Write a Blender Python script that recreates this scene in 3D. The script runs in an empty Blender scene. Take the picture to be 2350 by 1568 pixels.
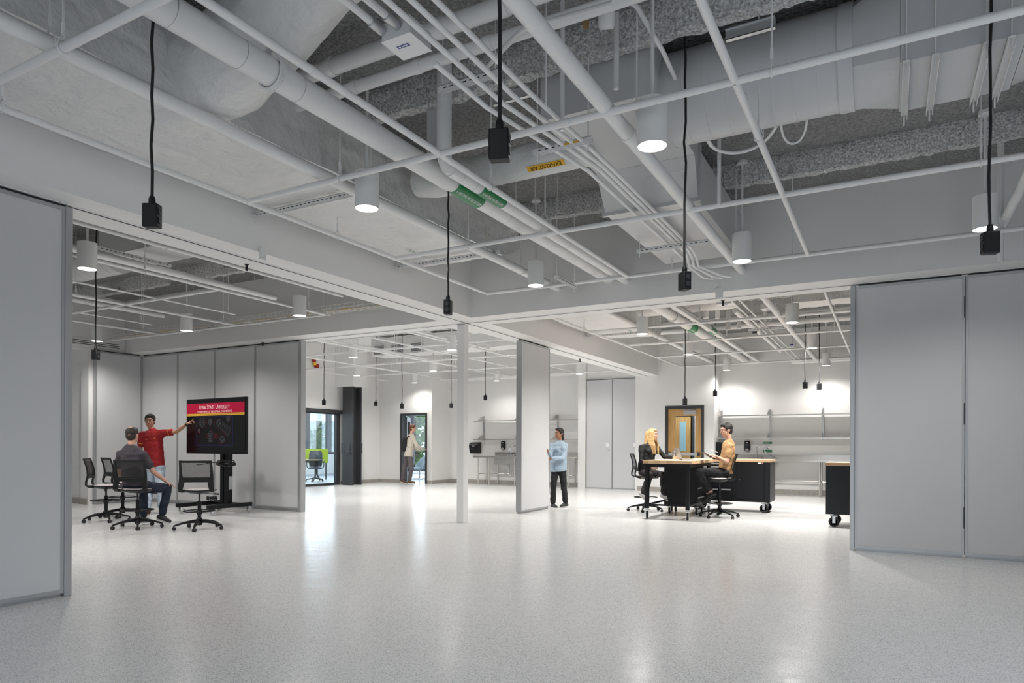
import bpy, bmesh, math, random
import numpy as np
from mathutils import Vector, Matrix
PI = math.pi
random.seed(4)
SC = bpy.context.scene
COL = SC.collection
# ------------------------------------------------------------ camera
YAW, ROLL, CYP, EYE, FPX = math.radians(28.93), math.radians(.213), 1023.6, 1.24, 1566.7
CF = Vector((-math.sin(YAW), math.cos(YAW), 0)); _r = Vector((math.cos(YAW), math.sin(YAW), 0)); _u = Vector((0, 0, 1))
CR = _r*math.cos(ROLL)+_u*math.sin(ROLL); CU = _u*math.cos(ROLL)-_r*math.sin(ROLL)
cam = bpy.data.cameras.new('camera'); co = bpy.data.objects.new('camera', cam); COL.objects.link(co)
cam.sensor_width = 36; cam.lens = FPX/2350*36; cam.shift_y = (CYP-784)/2350; cam.clip_end = 300
m = Matrix.Identity(4)
for i in range(3):
    m[i][0], m[i][1], m[i][2] = CR[i], CU[i], -CF[i]
m[2][3] = EYE
co.matrix_world = m
SC.camera = co
# ------------------------------------------------------------ sky, exposure
w = bpy.data.worlds.new('sky'); SC.world = w; w.use_nodes = True
bg = w.node_tree.nodes['Background']; bg.inputs[0].default_value = (.86, .93, 1, 1); bg.inputs[1].default_value = 1.5
SC.view_settings.view_transform = 'Standard'; SC.view_settings.look = 'None'; SC.view_settings.gamma = 1
SC.view_settings.exposure = 0.0
SC.view_settings.use_curve_mapping = False
SC.cycles.use_denoising = True
SC.cycles.max_bounces = 8; SC.cycles.diffuse_bounces = 5; SC.cycles.adaptive_threshold = .02; SC.cycles.sample_clamp_indirect = 6
L_NEAR, L_LEFT, L_MID, L_RIGHT = 64, 300, 350, 600
SPREAD = math.radians(151)
def daylight(name, loc, rot, sx, sy, power, col=(.78, .88, 1), spread=110):
    l = bpy.data.lights.new(name, 'AREA'); l.shape = 'RECTANGLE'; l.size = sx; l.size_y = sy; l.energy = power; l.color = col; l.spread = math.radians(spread)
    o = bpy.data.objects.new(name, l); o.location = loc; o.rotation_euler = rot; COL.objects.link(o); return o
# daylight entering through the window openings of the rear and right walls and of the office
daylight('rear_window_daylight', (-1.2, -4.3, 1.8), (math.radians(42), 0, 0), 7.0, 2.2, 110)
daylight('side_window_daylight', (4.6, 2.0, 1.5), (math.radians(42), 0, PI/2), 6.0, 2.0, 110)
daylight('office_window_daylight', (-20.2, 17, 1.8), (PI/2, 0, -PI/2), 12, 1.7, 330, spread=180)
daylight('lounge_window_daylight', (-16, 24.4, 1.6), (-PI/2, 0, 0), 9, 2.4, 260, spread=180)

# ------------------------------------------------------------ materials
def mat(name, col, rough=.5, metal=0, bump=0, bscale=40, emit=0, coat=0, var=0, vscale=8, spec=.5, trans=0, alpha=1, bdist=.01):
    m = bpy.data.materials.new(name); m.use_nodes = True; nt = m.node_tree; b = nt.nodes['Principled BSDF']
    b.inputs['Base Color'].default_value = (*col, 1); b.inputs['Roughness'].default_value = rough; b.inputs['Metallic'].default_value = metal
    b.inputs['Specular IOR Level'].default_value = spec; b.inputs['Coat Weight'].default_value = coat
    b.inputs['Transmission Weight'].default_value = trans; b.inputs['Alpha'].default_value = alpha
    if emit:
        b.inputs['Emission Color'].default_value = (*col, 1); b.inputs['Emission Strength'].default_value = emit
    tc = nt.nodes.new('ShaderNodeTexCoord')
    if bump:
        n = nt.nodes.new('ShaderNodeTexNoise'); n.inputs['Scale'].default_value = bscale; n.inputs['Detail'].default_value = 4
        bp = nt.nodes.new('ShaderNodeBump'); bp.inputs['Strength'].default_value = bump; bp.inputs['Distance'].default_value = bdist
        nt.links.new(tc.outputs['Object'], n.inputs['Vector']); nt.links.new(n.outputs['Fac'], bp.inputs['Height']); nt.links.new(bp.outputs['Normal'], b.inputs['Normal'])
    if var:
        n = nt.nodes.new('ShaderNodeTexNoise'); n.inputs['Scale'].default_value = vscale; n.inputs['Detail'].default_value = 5
        r = nt.nodes.new('ShaderNodeMapRange'); r.inputs['From Min'].default_value = .3; r.inputs['From Max'].default_value = .7
        r.inputs['To Min'].default_value = 1-var; r.inputs['To Max'].default_value = 1+var
        mx = nt.nodes.new('ShaderNodeVectorMath'); mx.operation = 'SCALE'; mx.inputs[0].default_value = col
        nt.links.new(tc.outputs['Object'], n.inputs['Vector']); nt.links.new(n.outputs['Fac'], r.inputs['Value'])
        nt.links.new(r.outputs[0], mx.inputs['Scale']); nt.links.new(mx.outputs[0], b.inputs['Base Color'])
    return m
M = dict(
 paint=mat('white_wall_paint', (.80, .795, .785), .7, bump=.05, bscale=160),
 dark_unseen=mat('dark_unseen_wall', (.16, .16, .17), .9),  # invented dark finish for unseen walls, keeps bounced light off the ceiling
 pipe=mat('white_pipe_paint', (.78, .78, .775), .42, bump=.04, bscale=60),
 beam=mat('sprayed_fireproofing', (.72, .72, .71), .9, bump=1, bscale=55, bdist=.05, var=.45, vscale=48),
 deck=mat('deck_plaster', (.31, .312, .31), .9, bump=1, bscale=38, bdist=.05, var=.35, vscale=45),
 wrap=mat('duct_wrap', (.74, .74, .73), .45, bump=1, bscale=5, bdist=.06),
 sheet=mat('painted_sheet_metal', (.57, .575, .58), .45, bump=.05, bscale=3),
 galv=mat('galvanised_steel', (.55, .56, .57), .35, .8),
 panel=mat('grey_partition_fabric', (.60, .605, .615), .62, bump=.06, bscale=400),
 alu=mat('aluminium_trim', (.45, .46, .47), .42, .6),
 track=mat('dark_track_slot', (.03, .03, .03), .6),
 black=mat('black_plastic', (.007, .0075, .009), .45, spec=.35),
 blacksteel=mat('black_steel', (.006, .0065, .008), .4, bump=.05, bscale=200, spec=.3),
 cordm=mat('black_cord', (.008, .008, .009), .6),
 darkgrey=mat('charcoal_paint', (.035, .036, .04), .45),
 rubber=mat('rubber', (.02, .02, .022), .7),
 steel=mat('stainless_steel', (.62, .60, .57), .28, .95, bump=.03, bscale=20),
 chrome=mat('chrome', (.8, .8, .82), .12, 1),
 cushion=mat('seat_fabric', (.55, .50, .50), .85, bump=.2, bscale=300),
 concrete=mat('base_terrazzo', (.36, .34, .31), .6, var=.35, vscale=60),
 green=mat('green_label', (.01, .22, .07), .4), yellow=mat('yellow_label', (.85, .48, .02), .4),
 blue=mat('blue_label', (.02, .05, .25), .4), white=mat('white_print', (.85, .85, .85), .5), blackprint=mat('black_print', (.01, .01, .01), .6),
 lens=mat('lamp_lens', (1, .97, .92), .5, emit=9),
 lamp=mat('lamp_housing', (.80, .80, .79), .5),
 tan=mat('tan_shirt', (.43, .25, .115), .85, bump=.3, bscale=14), red=mat('red_polo', (.30, .008, .012), .8, bump=.3, bscale=14),
 greyshirt=mat('charcoal_shirt', (.052, .045, .055), .85, bump=.3, bscale=14), blacktop=mat('black_top', (.01, .01, .012), .8, bump=.3, bscale=14),
 denim=mat('light_denim', (.33, .42, .51), .85, var=.1, vscale=14, bump=.15, bscale=16), jeans=mat('pale_jeans', (.46, .54, .64), .85, var=.25, vscale=9, bump=.3, bscale=14),
 navy=mat('navy_jeans', (.010, .016, .035), .85, bump=.3, bscale=14), darkpants=mat('dark_trousers', (.024, .019, .022), .85, bump=.3, bscale=12),
 blackpants=mat('black_trousers', (.012, .012, .014), .85, bump=.3, bscale=14), greypants=mat('grey_trousers', (.10, .085, .09), .85, bump=.3, bscale=14),
 cream=mat('cream_sweater', (.52, .47, .40), .9, bump=.4, bscale=40),
 skin=mat('skin_light', (.60, .34, .24), .55), skin2=mat('skin_tan', (.36, .17, .095), .5), skin3=mat('skin_brown', (.46, .235, .14), .55),
 hairdark=mat('dark_hair', (.012, .009, .008), .6, bump=.6, bscale=60), hairbrown=mat('brown_hair', (.03, .02, .015), .6, bump=.6, bscale=60),
 hairblond=mat('blond_hair', (.52, .34, .15), .45, bump=.3, bscale=90, var=.3, vscale=30), hairred=mat('auburn_hair', (.12, .04, .018), .6, bump=.6, bscale=60),
 eye=mat('eye_dark', (.015, .01, .008), .3), lip=mat('lips', (.35, .09, .08), .5), frame=mat('spectacle_frame', (.02, .02, .02), .3),
 brownshoe=mat('brown_leather', (.10, .04, .02), .5), whiteshoe=mat('white_shoe', (.72, .72, .74), .6), blackshoe=mat('black_shoe', (.015, .015, .017), .5), sole=mat('pale_sole', (.6, .58, .55), .7),
 lime=mat('lime_screen', (.38, .50, .03), .7), desk=mat('desk_top', (.5, .36, .2), .5), seatgrey=mat('slate_fabric', (.07, .09, .11), .8),
 screenblack=mat('screen_glass', (.004, .004, .005), .22), loungegrey=mat('lounge_shell', (.30, .38, .43), .6),
 roofext=mat('house_roof', (.42, .42, .43), .9), wallext=mat('house_siding', (.55, .56, .56), .9), leaf=mat('tree_leaves', (.10, .22, .05), .9, var=.4), bark=mat('tree_bark', (.12, .09, .06), .9), lawn=mat('lawn_grass', (.12, .2, .06), .95, var=.3),
 carpet=mat('office_floor', (.5, .54, .58), .4), paper=mat('paper_white', (.8, .8, .8), .7), frost=mat('pale_blue_glass', (.32, .52, .60), .3), redm=mat('alarm_red', (.3, .01, .01), .5),
)
def glow(name, col, s):
    m = mat(name, col, .4, emit=s); return m
M['scr_red'] = glow('screen_red', (.36, .0, .03), .55); M['scr_gold'] = glow('screen_gold', (.55, .33, .03), .55); M['scr_white'] = glow('screen_white', (.75, .72, .7), .6)
M['scr_line'] = glow('screen_line_grey', (.13, .13, .15), .35); M['scr_rl'] = glow('screen_line_red', (.16, .0, .01), .7); M['scr_bl'] = glow('screen_line_blue', (.02, .02, .25), .7)
# glass
g = bpy.data.materials.new('clear_glass'); g.use_nodes = True; nt = g.node_tree; nt.nodes.clear()
o_ = nt.nodes.new('ShaderNodeOutputMaterial'); mx = nt.nodes.new('ShaderNodeMixShader'); t_ = nt.nodes.new('ShaderNodeBsdfTransparent'); gl = nt.nodes.new('ShaderNodeBsdfGlossy'); fr = nt.nodes.new('ShaderNodeFresnel')
gl.inputs['Roughness'].default_value = .02; t_.inputs[0].default_value = (.93, .97, .98, 1); fr.inputs[0].default_value = 1.35
nt.links.new(fr.outputs[0], mx.inputs[0]); nt.links.new(t_.outputs[0], mx.inputs[1]); nt.links.new(gl.outputs[0], mx.inputs[2]); nt.links.new(mx.outputs[0], o_.inputs[0])
M['glass'] = g
# perforated chair back
g = mat('perforated_mesh_back', (.02, .02, .022), .5); nt = g.node_tree; b = nt.nodes['Principled BSDF']; tc = nt.nodes['Texture Coordinate']
v = nt.nodes.new('ShaderNodeTexVoronoi'); v.inputs['Scale'].default_value = 120; v.inputs['Randomness'].default_value = 0
mp = nt.nodes.new('ShaderNodeMapping'); mp.inputs['Rotation'].default_value = (0, .785, 0); mp.inputs['Scale'].default_value = (1, 0, 1)
gt = nt.nodes.new('ShaderNodeMath'); gt.operation = 'GREATER_THAN'; gt.inputs[1].default_value = .40
nt.links.new(tc.outputs['Object'], mp.inputs[0]); nt.links.new(mp.outputs[0], v.inputs['Vector']); nt.links.new(v.outputs['Distance'], gt.inputs[0]); nt.links.new(gt.outputs[0], b.inputs['Alpha'])
M['perf'] = g
# butcher block
g = mat('butcher_block', (.6, .4, .22), .45); nt = g.node_tree; b = nt.nodes['Principled BSDF']; tc = nt.nodes['Texture Coordinate']
bk = nt.nodes.new('ShaderNodeTexBrick'); bk.inputs['Color1'].default_value = (.72, .50, .29, 1); bk.inputs['Color2'].default_value = (.42, .22, .10, 1); bk.inputs['Mortar'].default_value = (.5, .33, .18, 1)
bk.inputs['Scale'].default_value = 1; bk.inputs['Brick Width'].default_value = .11; bk.inputs['Row Height'].default_value = .028; bk.inputs['Mortar Size'].default_value = .001; bk.inputs['Bias'].default_value = -.45
nt.links.new(tc.outputs['Object'], bk.inputs['Vector']); nt.links.new(bk.outputs['Color'], b.inputs['Base Color']); M['block'] = g
# oak door
g = mat('oak_veneer', (.55, .33, .12), .45); nt = g.node_tree; b = nt.nodes['Principled BSDF']; tc = nt.nodes['Texture Coordinate']
mp = nt.nodes.new('ShaderNodeMapping'); mp.inputs['Scale'].default_value = (28, 28, 1.2); n = nt.nodes.new('ShaderNodeTexNoise'); n.inputs['Scale'].default_value = 2; n.inputs['Detail'].default_value = 6
cr = nt.nodes.new('ShaderNodeValToRGB'); cr.color_ramp.elements[0].position = .3; cr.color_ramp.elements[0].color = (.44, .235, .07, 1); cr.color_ramp.elements[1].position = .7; cr.color_ramp.elements[1].color = (.66, .41, .16, 1)
nt.links.new(tc.outputs['Object'], mp.inputs[0]); nt.links.new(mp.outputs[0], n.inputs['Vector']); nt.links.new(n.outputs['Fac'], cr.inputs[0]); nt.links.new(cr.outputs[0], b.inputs['Base Color']); M['oak'] = g
# polished speckled terrazzo floor
g = mat('terrazzo_floor', (.5, .5, .5), .3, spec=.30); nt = g.node_tree; b = nt.nodes['Principled BSDF']; tc = nt.nodes['Texture Coordinate']
def node(t, **k):
    n = nt.nodes.new(t)
    for a, v in k.items(): n.inputs[a.replace('_', ' ')].default_value = v
    nt.links.new(tc.outputs['Object'], n.inputs['Vector']); return n
v1 = node('ShaderNodeTexVoronoi', Scale=215); v2 = node('ShaderNodeTexVoronoi', Scale=400); n1 = node('ShaderNodeTexNoise', Scale=.9, Detail=4); n2 = node('ShaderNodeTexNoise', Scale=5, Detail=3)
s1 = nt.nodes.new('ShaderNodeSeparateColor'); nt.links.new(v1.outputs['Color'], s1.inputs[0])
s2 = nt.nodes.new('ShaderNodeSeparateColor'); nt.links.new(v2.outputs['Color'], s2.inputs[0])
r1 = nt.nodes.new('ShaderNodeValToRGB'); e = r1.color_ramp.elements; r1.color_ramp.interpolation = 'CONSTANT'
e[0].position = 0; e[0].color = (.40, .405, .42, 1); e[1].position = .13; e[1].color = (.62, .62, .625, 1)
for p_, c_ in ((.30, .71), (.62, .75), (.88, .80)):
    q_ = e.new(p_); q_.color = (c_, c_, c_*.985, 1)
nt.links.new(s1.outputs[0], r1.inputs[0])
r2 = nt.nodes.new('ShaderNodeValToRGB'); e = r2.color_ramp.elements; r2.color_ramp.interpolation = 'CONSTANT'
e[0].position = 0; e[0].color = (.72, .72, .74, 1); e[1].position = .12; e[1].color = (1, 1, 1, 1); nt.links.new(s2.outputs[0], r2.inputs[0])
mm = nt.nodes.new('ShaderNodeMix'); mm.data_type = 'RGBA'; mm.blend_type = 'MULTIPLY'; mm.inputs[0].default_value = 1
nt.links.new(r1.outputs[0], mm.inputs[6]); nt.links.new(r2.outputs[0], mm.inputs[7]); nt.links.new(mm.outputs[2], b.inputs['Base Color'])
b.inputs['Roughness'].default_value = .21
bp = nt.nodes.new('ShaderNodeBump'); bp.inputs['Strength'].default_value = .16; bp.inputs['Distance'].default_value = .02; nt.links.new(n2.outputs['Fac'], bp.inputs['Height']); nt.links.new(bp.outputs[0], b.inputs['Normal'])
M['floor'] = g

# ------------------------------------------------------------ mesh helpers
class MB:
    def __init__(s): s.v = []; s.f = []
    def add(s, vs, fs):
        k = len(s.v); s.v += [tuple(v) for v in vs]; s.f += [[i+k for i in f] for f in fs]; return s
    def box(s, x0, y0, z0, x1, y1, z1, mx=None):
        vs = [Vector((x, y, z)) for z in (z0, z1) for y in (y0, y1) for x in (x0, x1)]
        if mx is not None: vs = [mx @ v for v in vs]
        return s.add(vs, [(0, 2, 3, 1), (4, 5, 7, 6), (0, 1, 5, 4), (2, 6, 7, 3), (0, 4, 6, 2), (1, 3, 7, 5)])
    def quad(s, *p): return s.add(p, [(0, 1, 2, 3)])
    def barrel(s, prof, Rm, c, n=28):
        """elliptical sections (rx, ry, height) along the frame Rm"""
        base = len(s.v); c = Vector(c)
        for rx, ry, h in prof:
            for k in range(n): t = 2*PI*k/n; s.v.append(tuple(c+Rm @ Vector((rx*math.cos(t), ry*math.sin(t), h))))
        for i in range(len(prof)-1):
            for k in range(n): a0 = base+i*n+k; a1 = base+i*n+(k+1) % n; s.f.append([a0, a1, a1+n, a0+n])
        s.f.append([base+k for k in range(n)][::-1]); s.f.append([base+(len(prof)-1)*n+k for k in range(n)]); return s
    def tube(s, pts, r, n=10, caps=True):
        pts = [Vector(p) for p in pts]; N = len(pts); rs = r if isinstance(r, (list, tuple)) else [r]*N
        base = len(s.v); ref = None
        for i, p in enumerate(pts):
            d = (pts[min(i+1, N-1)]-pts[max(i-1, 0)]).normalized()
            if ref is None:
                ref = Vector((0, 0, 1)) if abs(d.z) < .9 else Vector((1, 0, 0))
            a = d.cross(ref)
            if a.length < 1e-4: a = d.orthogonal()
            a.normalize(); b_ = a.cross(d).normalized(); ref = b_
            for k in range(n):
                t = 2*PI*k/n; s.v.append(tuple(p+(a*math.cos(t)+b_*math.sin(t))*rs[i]))
        for i in range(N-1):
            for k in range(n):
                a0 = base+i*n+k; a1 = base+i*n+(k+1) % n; s.f.append([a0, a1, a1+n, a0+n])
        if caps:
            s.f.append([base+k for k in range(n)][::-1]); s.f.append([base+(N-1)*n+k for k in range(n)])
        return s
    def lathe(s, prof, c=(0, 0, 0), n=24, mx=None):
        c = Vector(c); base = len(s.v); P = len(prof)
        for (r, z) in prof:
            for k in range(n):
                t = 2*PI*k/n; v = Vector((r*math.cos(t), r*math.sin(t), z))
                if mx is not None: v = mx @ v
                s.v.append(tuple(v+c))
        for i in range(P-1):
            for k in range(n):
                a0 = base+i*n+k; a1 = base+i*n+(k+1) % n; s.f.append([a0, a1, a1+n, a0+n])
        s.f.append([base+k for k in range(n)][::-1]); s.f.append([base+(P-1)*n+k for k in range(n)]); return s
    def ell(s, c, r, R=None, n=16, m_=10):
        c = Vector(c); R = R or Matrix.Identity(3); base = len(s.v)
        r = (r, r, r) if not hasattr(r, '__len__') else r
        s.v.append(tuple(c+R @ Vector((0, 0, -r[2]))))
        for i in range(1, m_):
            ph = -PI/2+PI*i/m_
            for k in range(n):
                t = 2*PI*k/n; s.v.append(tuple(c+R @ Vector((r[0]*math.cos(ph)*math.cos(t), r[1]*math.cos(ph)*math.sin(t), r[2]*math.sin(ph)))))
        s.v.append(tuple(c+R @ Vector((0, 0, r[2])))); top = len(s.v)-1
        for k in range(n): s.f.append([base, base+1+(k+1) % n, base+1+k]); s.f.append([top, top-n+k, top-n+(k+1) % n])
        for i in range(m_-2):
            for k in range(n):
                a0 = base+1+i*n+k; a1 = base+1+i*n+(k+1) % n; s.f.append([a0, a1, a1+n, a0+n])
        return s
    def cap(s, p0, p1, r0, r1=None, n=12):
        r1 = r0 if r1 is None else r1; p0 = Vector(p0); p1 = Vector(p1); d = p1-p0; L = d.length
        if L < 1e-6: return s.ell(p0, r0)
        d /= L; pts = []; rr = []
        for i in range(5): a = PI/2*i/5+.12; pts.append(p0-d*r0*math.cos(a)); rr.append(r0*math.sin(a))
        pts.append(p0); rr.append(r0); pts.append(p1); rr.append(r1)
        for i in range(5): a = PI/2*(1-(i+1)/5)+.02; pts.append(p1+d*r1*math.cos(a)); rr.append(max(r1*math.sin(a), 1e-3))
        return s.tube(pts, rr, n)
    def mesh(s, name):
        me = bpy.data.meshes.new(name); me.from_pydata(s.v, [], s.f); me.update(); return me
    def build(s, name, m, parent=None, smooth=True, bevel=0, loc=None, ang=35, rot=None):
        me = s.mesh(name)
        if not isinstance(m, list): m = [m]
        for q in m: me.materials.append(M[q] if isinstance(q, str) else q)
        if smooth:
            me.polygons.foreach_set('use_smooth', [True]*len(me.polygons)); me.set_sharp_from_angle(angle=math.radians(ang))
        o = bpy.data.objects.new(name, me); COL.objects.link(o)
        if parent is not None: o.parent = parent
        if loc is not None: o.location = loc
        if rot is not None: o.rotation_euler = rot
        if bevel:
            b = o.modifiers.new('bevel', 'BEVEL'); b.width = bevel; b.segments = 2; b.limit_method = 'ANGLE'
        return o
def tag(o, label, cat, group=None, kind=None):
    o['label'] = label; o['category'] = cat
    if group: o['group'] = group
    if kind: o['kind'] = kind
    return o
def thing(name, label, cat, loc=(0, 0, 0), rz=0, group=None):
    o = bpy.data.objects.new(name, None); COL.objects.link(o); o.location = loc; o.rotation_euler = (0, 0, rz); o.empty_display_size = .05
    return tag(o, label, cat, group)
def kids(o): return [c for c in KID.get(o.name, [])]
def copy_tree(o, parent=None):
    c = o.copy(); COL.objects.link(c)
    if parent is not None: c.parent = parent
    for ch in [q for q in ALLSNAP if q.parent == o]: copy_tree(ch, c)
    return c
ALLSNAP = []
def dup(root, loc, rz, label, group=None, keep=None):
    global ALLSNAP
    ALLSNAP = [q for q in COL.objects if q.parent is not None]
    c = copy_tree(root); c.location = loc; c.rotation_euler = (0, 0, rz); c['label'] = label
    if group: c['group'] = group
    return c
def struct(mb, name, m, parent=None, **k):
    o = mb.build(name, m, parent, smooth=k.pop('smooth', False), **k)
    if parent is None: o['kind'] = 'structure'
    return o
def text(body, name, size, origin, right, up, m, parent=None, cx='CENTER', ext=.0004, sx=1, thin=0):
    cu = bpy.data.curves.new(name, 'FONT'); cu.body = body; cu.size = size; cu.align_x = cx; cu.align_y = 'CENTER'; cu.extrude = ext; cu.resolution_u = 2; cu.offset = -thin*size
    t = bpy.data.objects.new(name, cu); COL.objects.link(t); bpy.context.view_layer.update()
    me = bpy.data.meshes.new_from_object(t.evaluated_get(bpy.context.evaluated_depsgraph_get())); bpy.data.objects.remove(t)
    R_ = Vector(right).normalized(); U_ = Vector(up).normalized(); N_ = R_.cross(U_)
    mm_ = Matrix.Identity(4)
    for i in range(3): mm_[i][0] = R_[i]*sx; mm_[i][1] = U_[i]; mm_[i][2] = N_[i]; mm_[i][3] = Vector(origin)[i]
    me.transform(mm_); me.materials.clear(); me.materials.append(M[m])
    o = bpy.data.objects.new(name, me); COL.objects.link(o)
    if parent is not None: o.parent = parent
    return o
def arc(c, r, a0, a1, n, ax, ay):
    c = Vector(c); ax = Vector(ax); ay = Vector(ay)
    return [c+ax*r*math.cos(a0+(a1-a0)*i/n)+ay*r*math.sin(a0+(a1-a0)*i/n) for i in range(n+1)]
def strip(mb, path, x0, x1, th):
    """profile path of (y,z) extruded across x with thickness"""
    P = [Vector((0, p[0], p[1])) for p in path]; N = len(P); base = len(mb.v)
    X0 = x0 if isinstance(x0, list) else [x0]*N; X1 = x1 if isinstance(x1, list) else [x1]*N
    for i, p in enumerate(P):
        d = (P[min(i+1, N-1)]-P[max(i-1, 0)]).normalized(); n = Vector((0, -d.z, d.y))*th/2
        for x, q in ((X0[i], p-n), (X1[i], p-n), (X1[i], p+n), (X0[i], p+n)): mb.v.append((x, q.y, q.z))
    for i in range(N-1):
        for k in range(4):
            a = base+i*4+k; b_ = base+i*4+(k+1) % 4; mb.f.append([a, b_, b_+4, a+4])
    mb.f.append([base+3, base+2, base+1, base]); mb.f.append([base+(N-1)*4+k for k in range(4)]); return mb

DZ = 4.32           # underside of deck
SO = 3.2            # soffit height
BX0, BX1 = -6.22, -5.61; BY0, BY1 = 8.83, 9.47
TX, TY = -5.93, 9.21
# ------------------------------------------------------------ structure
struct(MB().box(-15.1, -4.2, -.12, 4.4, 19.2, 0), 'floor', 'floor')
struct(MB().box(-21.4, 8.6, -.12, -15.1, 24.5, -.004).box(-15.1, 19.2, -.12, -11, 24.5, -.004).box(-17.4, 1.5, -.12, -15.1, 8.6, -.001), 'floor_office', 'carpet')
struct(MB().box(-17.6, -4.4, DZ, 4.6, 19.4, DZ+.15), 'ceiling', 'deck')
struct(MB().box(-21.4, 9, 2.9, -15.2, 24.6, 3.0).box(-15.2, 19.3, 2.9, -11, 24.6, 3.0), 'ceiling_office', 'paint')
struct(MB().box(-15.15, 9.47, 4.30, -6.22, 19.1, 4.319), 'ceiling_middle_lightened', 'paint')  # white slab added under the deck; its colour stands in for brighter light
# rear and right walls of the near room with window openings
W = MB().box(-17.6, -4.4, 0, -4.6, -4.2, DZ).box(2.4, -4.4, 0, 4.6, -4.2, DZ).box(-4.6, -4.4, 0, 2.4, -4.2, .6).box(-4.6, -4.4, 2.9, 2.4, -4.2, DZ)
struct(W, 'wall_rear', 'dark_unseen')
W = MB().box(4.4, -4.2, 0, 4.6, -1, DZ).box(4.4, 5, 0, 4.6, 19.4, DZ).box(4.4, -1, 0, 4.6, 5, .6).box(4.4, -1, 2.5, 4.6, 5, DZ)
struct(W, 'wall_right', 'dark_unseen')
# bulkheads carrying the partition tracks
struct(MB().box(BX0, -4.2, SO, BX1, 18.43, DZ), 'wall_bulkhead_long', 'paint')
struct(MB().box(-15.2, BY0, SO, BX0, BY1, DZ).box(BX1, BY0, SO, 4.4, BY1, DZ), 'wall_bulkhead_cross', 'paint')
# tracks: thin aluminium rails with a dark slot, set in the soffits
t = struct(MB().box(TX-.055, -4.2, SO-.006, TX+.055, 18.4, SO+.003), 'trim_1', 'pipe')
MB().box(TX+.012, -4.2, SO-.008, TX+.03, 18.4, SO-.002).build('track_slot', 'track', t, False)
t = struct(MB().box(-14.4, TY-.055, SO-.006, TX-.056, TY+.055, SO+.003).box(TX+.056, TY-.055, SO-.006, 4.4, TY+.055, SO+.003), 'trim_2', 'pipe')
MB().box(-14.4, TY-.03, SO-.008, 4.4, TY-.012, SO-.002).build('track_slot', 'track', t, False)
struct(MB().box(-6.10, 9.2, 0, -5.975, 9.34, SO), 'column_post', 'paint', bevel=.004)
# left room: recessed wall, bulkhead over the window recess
struct(MB().box(-17.4, 8.14, 0, -14.43, 8.3, SO), 'wall_left_recess', 'paint')
struct(MB().box(-14.70, 8.08, 0, -14.43, 8.14, SO), 'wall_left_pilaster', 'paint')
struct(MB().box(-17.4, -4.2, SO, -14.42, BY0, DZ), 'wall_left_bulkhead', 'paint')
struct(MB().box(-17.6, -4.2, 0, -17.4, 9.4, DZ), 'wall_left', 'paint')
struct(MB().box(-17.4, 8.10, 0, -14.72, 8.139, .12).box(-14.72, 8.05, 0, -14.43, 8.079, .12), 'baseboard_left', 'concrete')
# middle room west wall, storefront opening y 10..16.17
struct(MB().box(-15.3, BY1-.6, 0, -15.15, 10, DZ).box(-15.3, 16.2, 0, -15.15, 18.1, DZ).box(-15.3, 10, 2.31, -15.15, 16.2, DZ), 'wall_mid_west', 'paint')
struct(MB().box(-15.15, 16.25, 0, -15.12, 18.1, .11), 'baseboard_mid_west', 'concrete')
# wall with open doorway y=18.1
struct(MB().box(-15.15, 18.1, 0, -14.22, 18.25, DZ).box(-13.17, 18.1, 0, -12.98, 18.25, DZ).box(-14.22, 18.1, 2.28, -13.17, 18.25, DZ), 'wall_mid_back', 'paint')
struct(MB().box(-15.12, 18.07, 0, -14.25, 18.099, .11).box(-13.14, 18.07, 0, -12.98, 18.099, .11).box(-12.98, 18.07, 0, -12.95, 19.07, .11), 'baseboard_mid_back', 'concrete')
struct(MB().box(-13.1, 18.25, 0, -12.98, 19.1, DZ), 'wall_mid_jog', 'paint')
struct(MB().box(-13.1, 19.1, 0, -6.19, 19.25, DZ).box(-4.06, 19.1, 0, 4.4, 19.25, DZ), 'wall_back', 'paint')
struct(MB().box(-12.95, 19.07, 0, -8.1, 19.099, .13), 'baseboard_mid_sinks', 'concrete')
struct(MB().box(-3.96, 19.07, 0, 4.4, 19.099, .13), 'baseboard_right_sinks', 'concrete')
struct(MB().box(-8.09, 18.68, 0, -7.85, 19.1, DZ), 'wall_pocket_return', 'paint')
struct(MB().box(-7.85, 18.78, SO, -6.19, 19.1, DZ).box(-6.24, 18.44, 0, -6.17, 19.1, DZ), 'wall_pocket_head', 'paint')
struct(MB().box(-6.17, 18.43, 0, -5.37, 18.58, DZ).box(-4.34, 18.43, 0, -4.06, 18.58, DZ).box(-5.37, 18.43, 2.33, -4.34, 18.58, DZ).box(-4.2, 18.58, 0, -4.06, 19.1, DZ), 'wall_door_side', 'paint')
struct(MB().box(-6.17, 18.40, 0, -5.40, 18.429, .12).box(-4.31, 18.40, 0, -4.06, 18.429, .12), 'baseboard_door_side', 'concrete')
# corridor beyond the oak door
struct(MB().box(-8.2, 21.0, 0, -2.5, 21.15, 3).box(-8.3, 19.25, 0, -8.2, 21.15, 3).box(-2.5, 19.25, 0, -2.4, 21.15, 3), 'wall_corridor', 'paint')
struct(MB().box(-8.3, 19.25, -.1, -2.4, 21.15, -.003).box(-6.17, 18.55, -.1, -4.2, 19.3, -.003), 'floor_corridor', 'carpet')
struct(MB().box(-8.3, 19.25, 3, -2.4, 21.15, 3.1).box(-6.17, 18.58, 3, -4.2, 19.25, 3.1), 'ceiling_corridor', 'paint')

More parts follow.
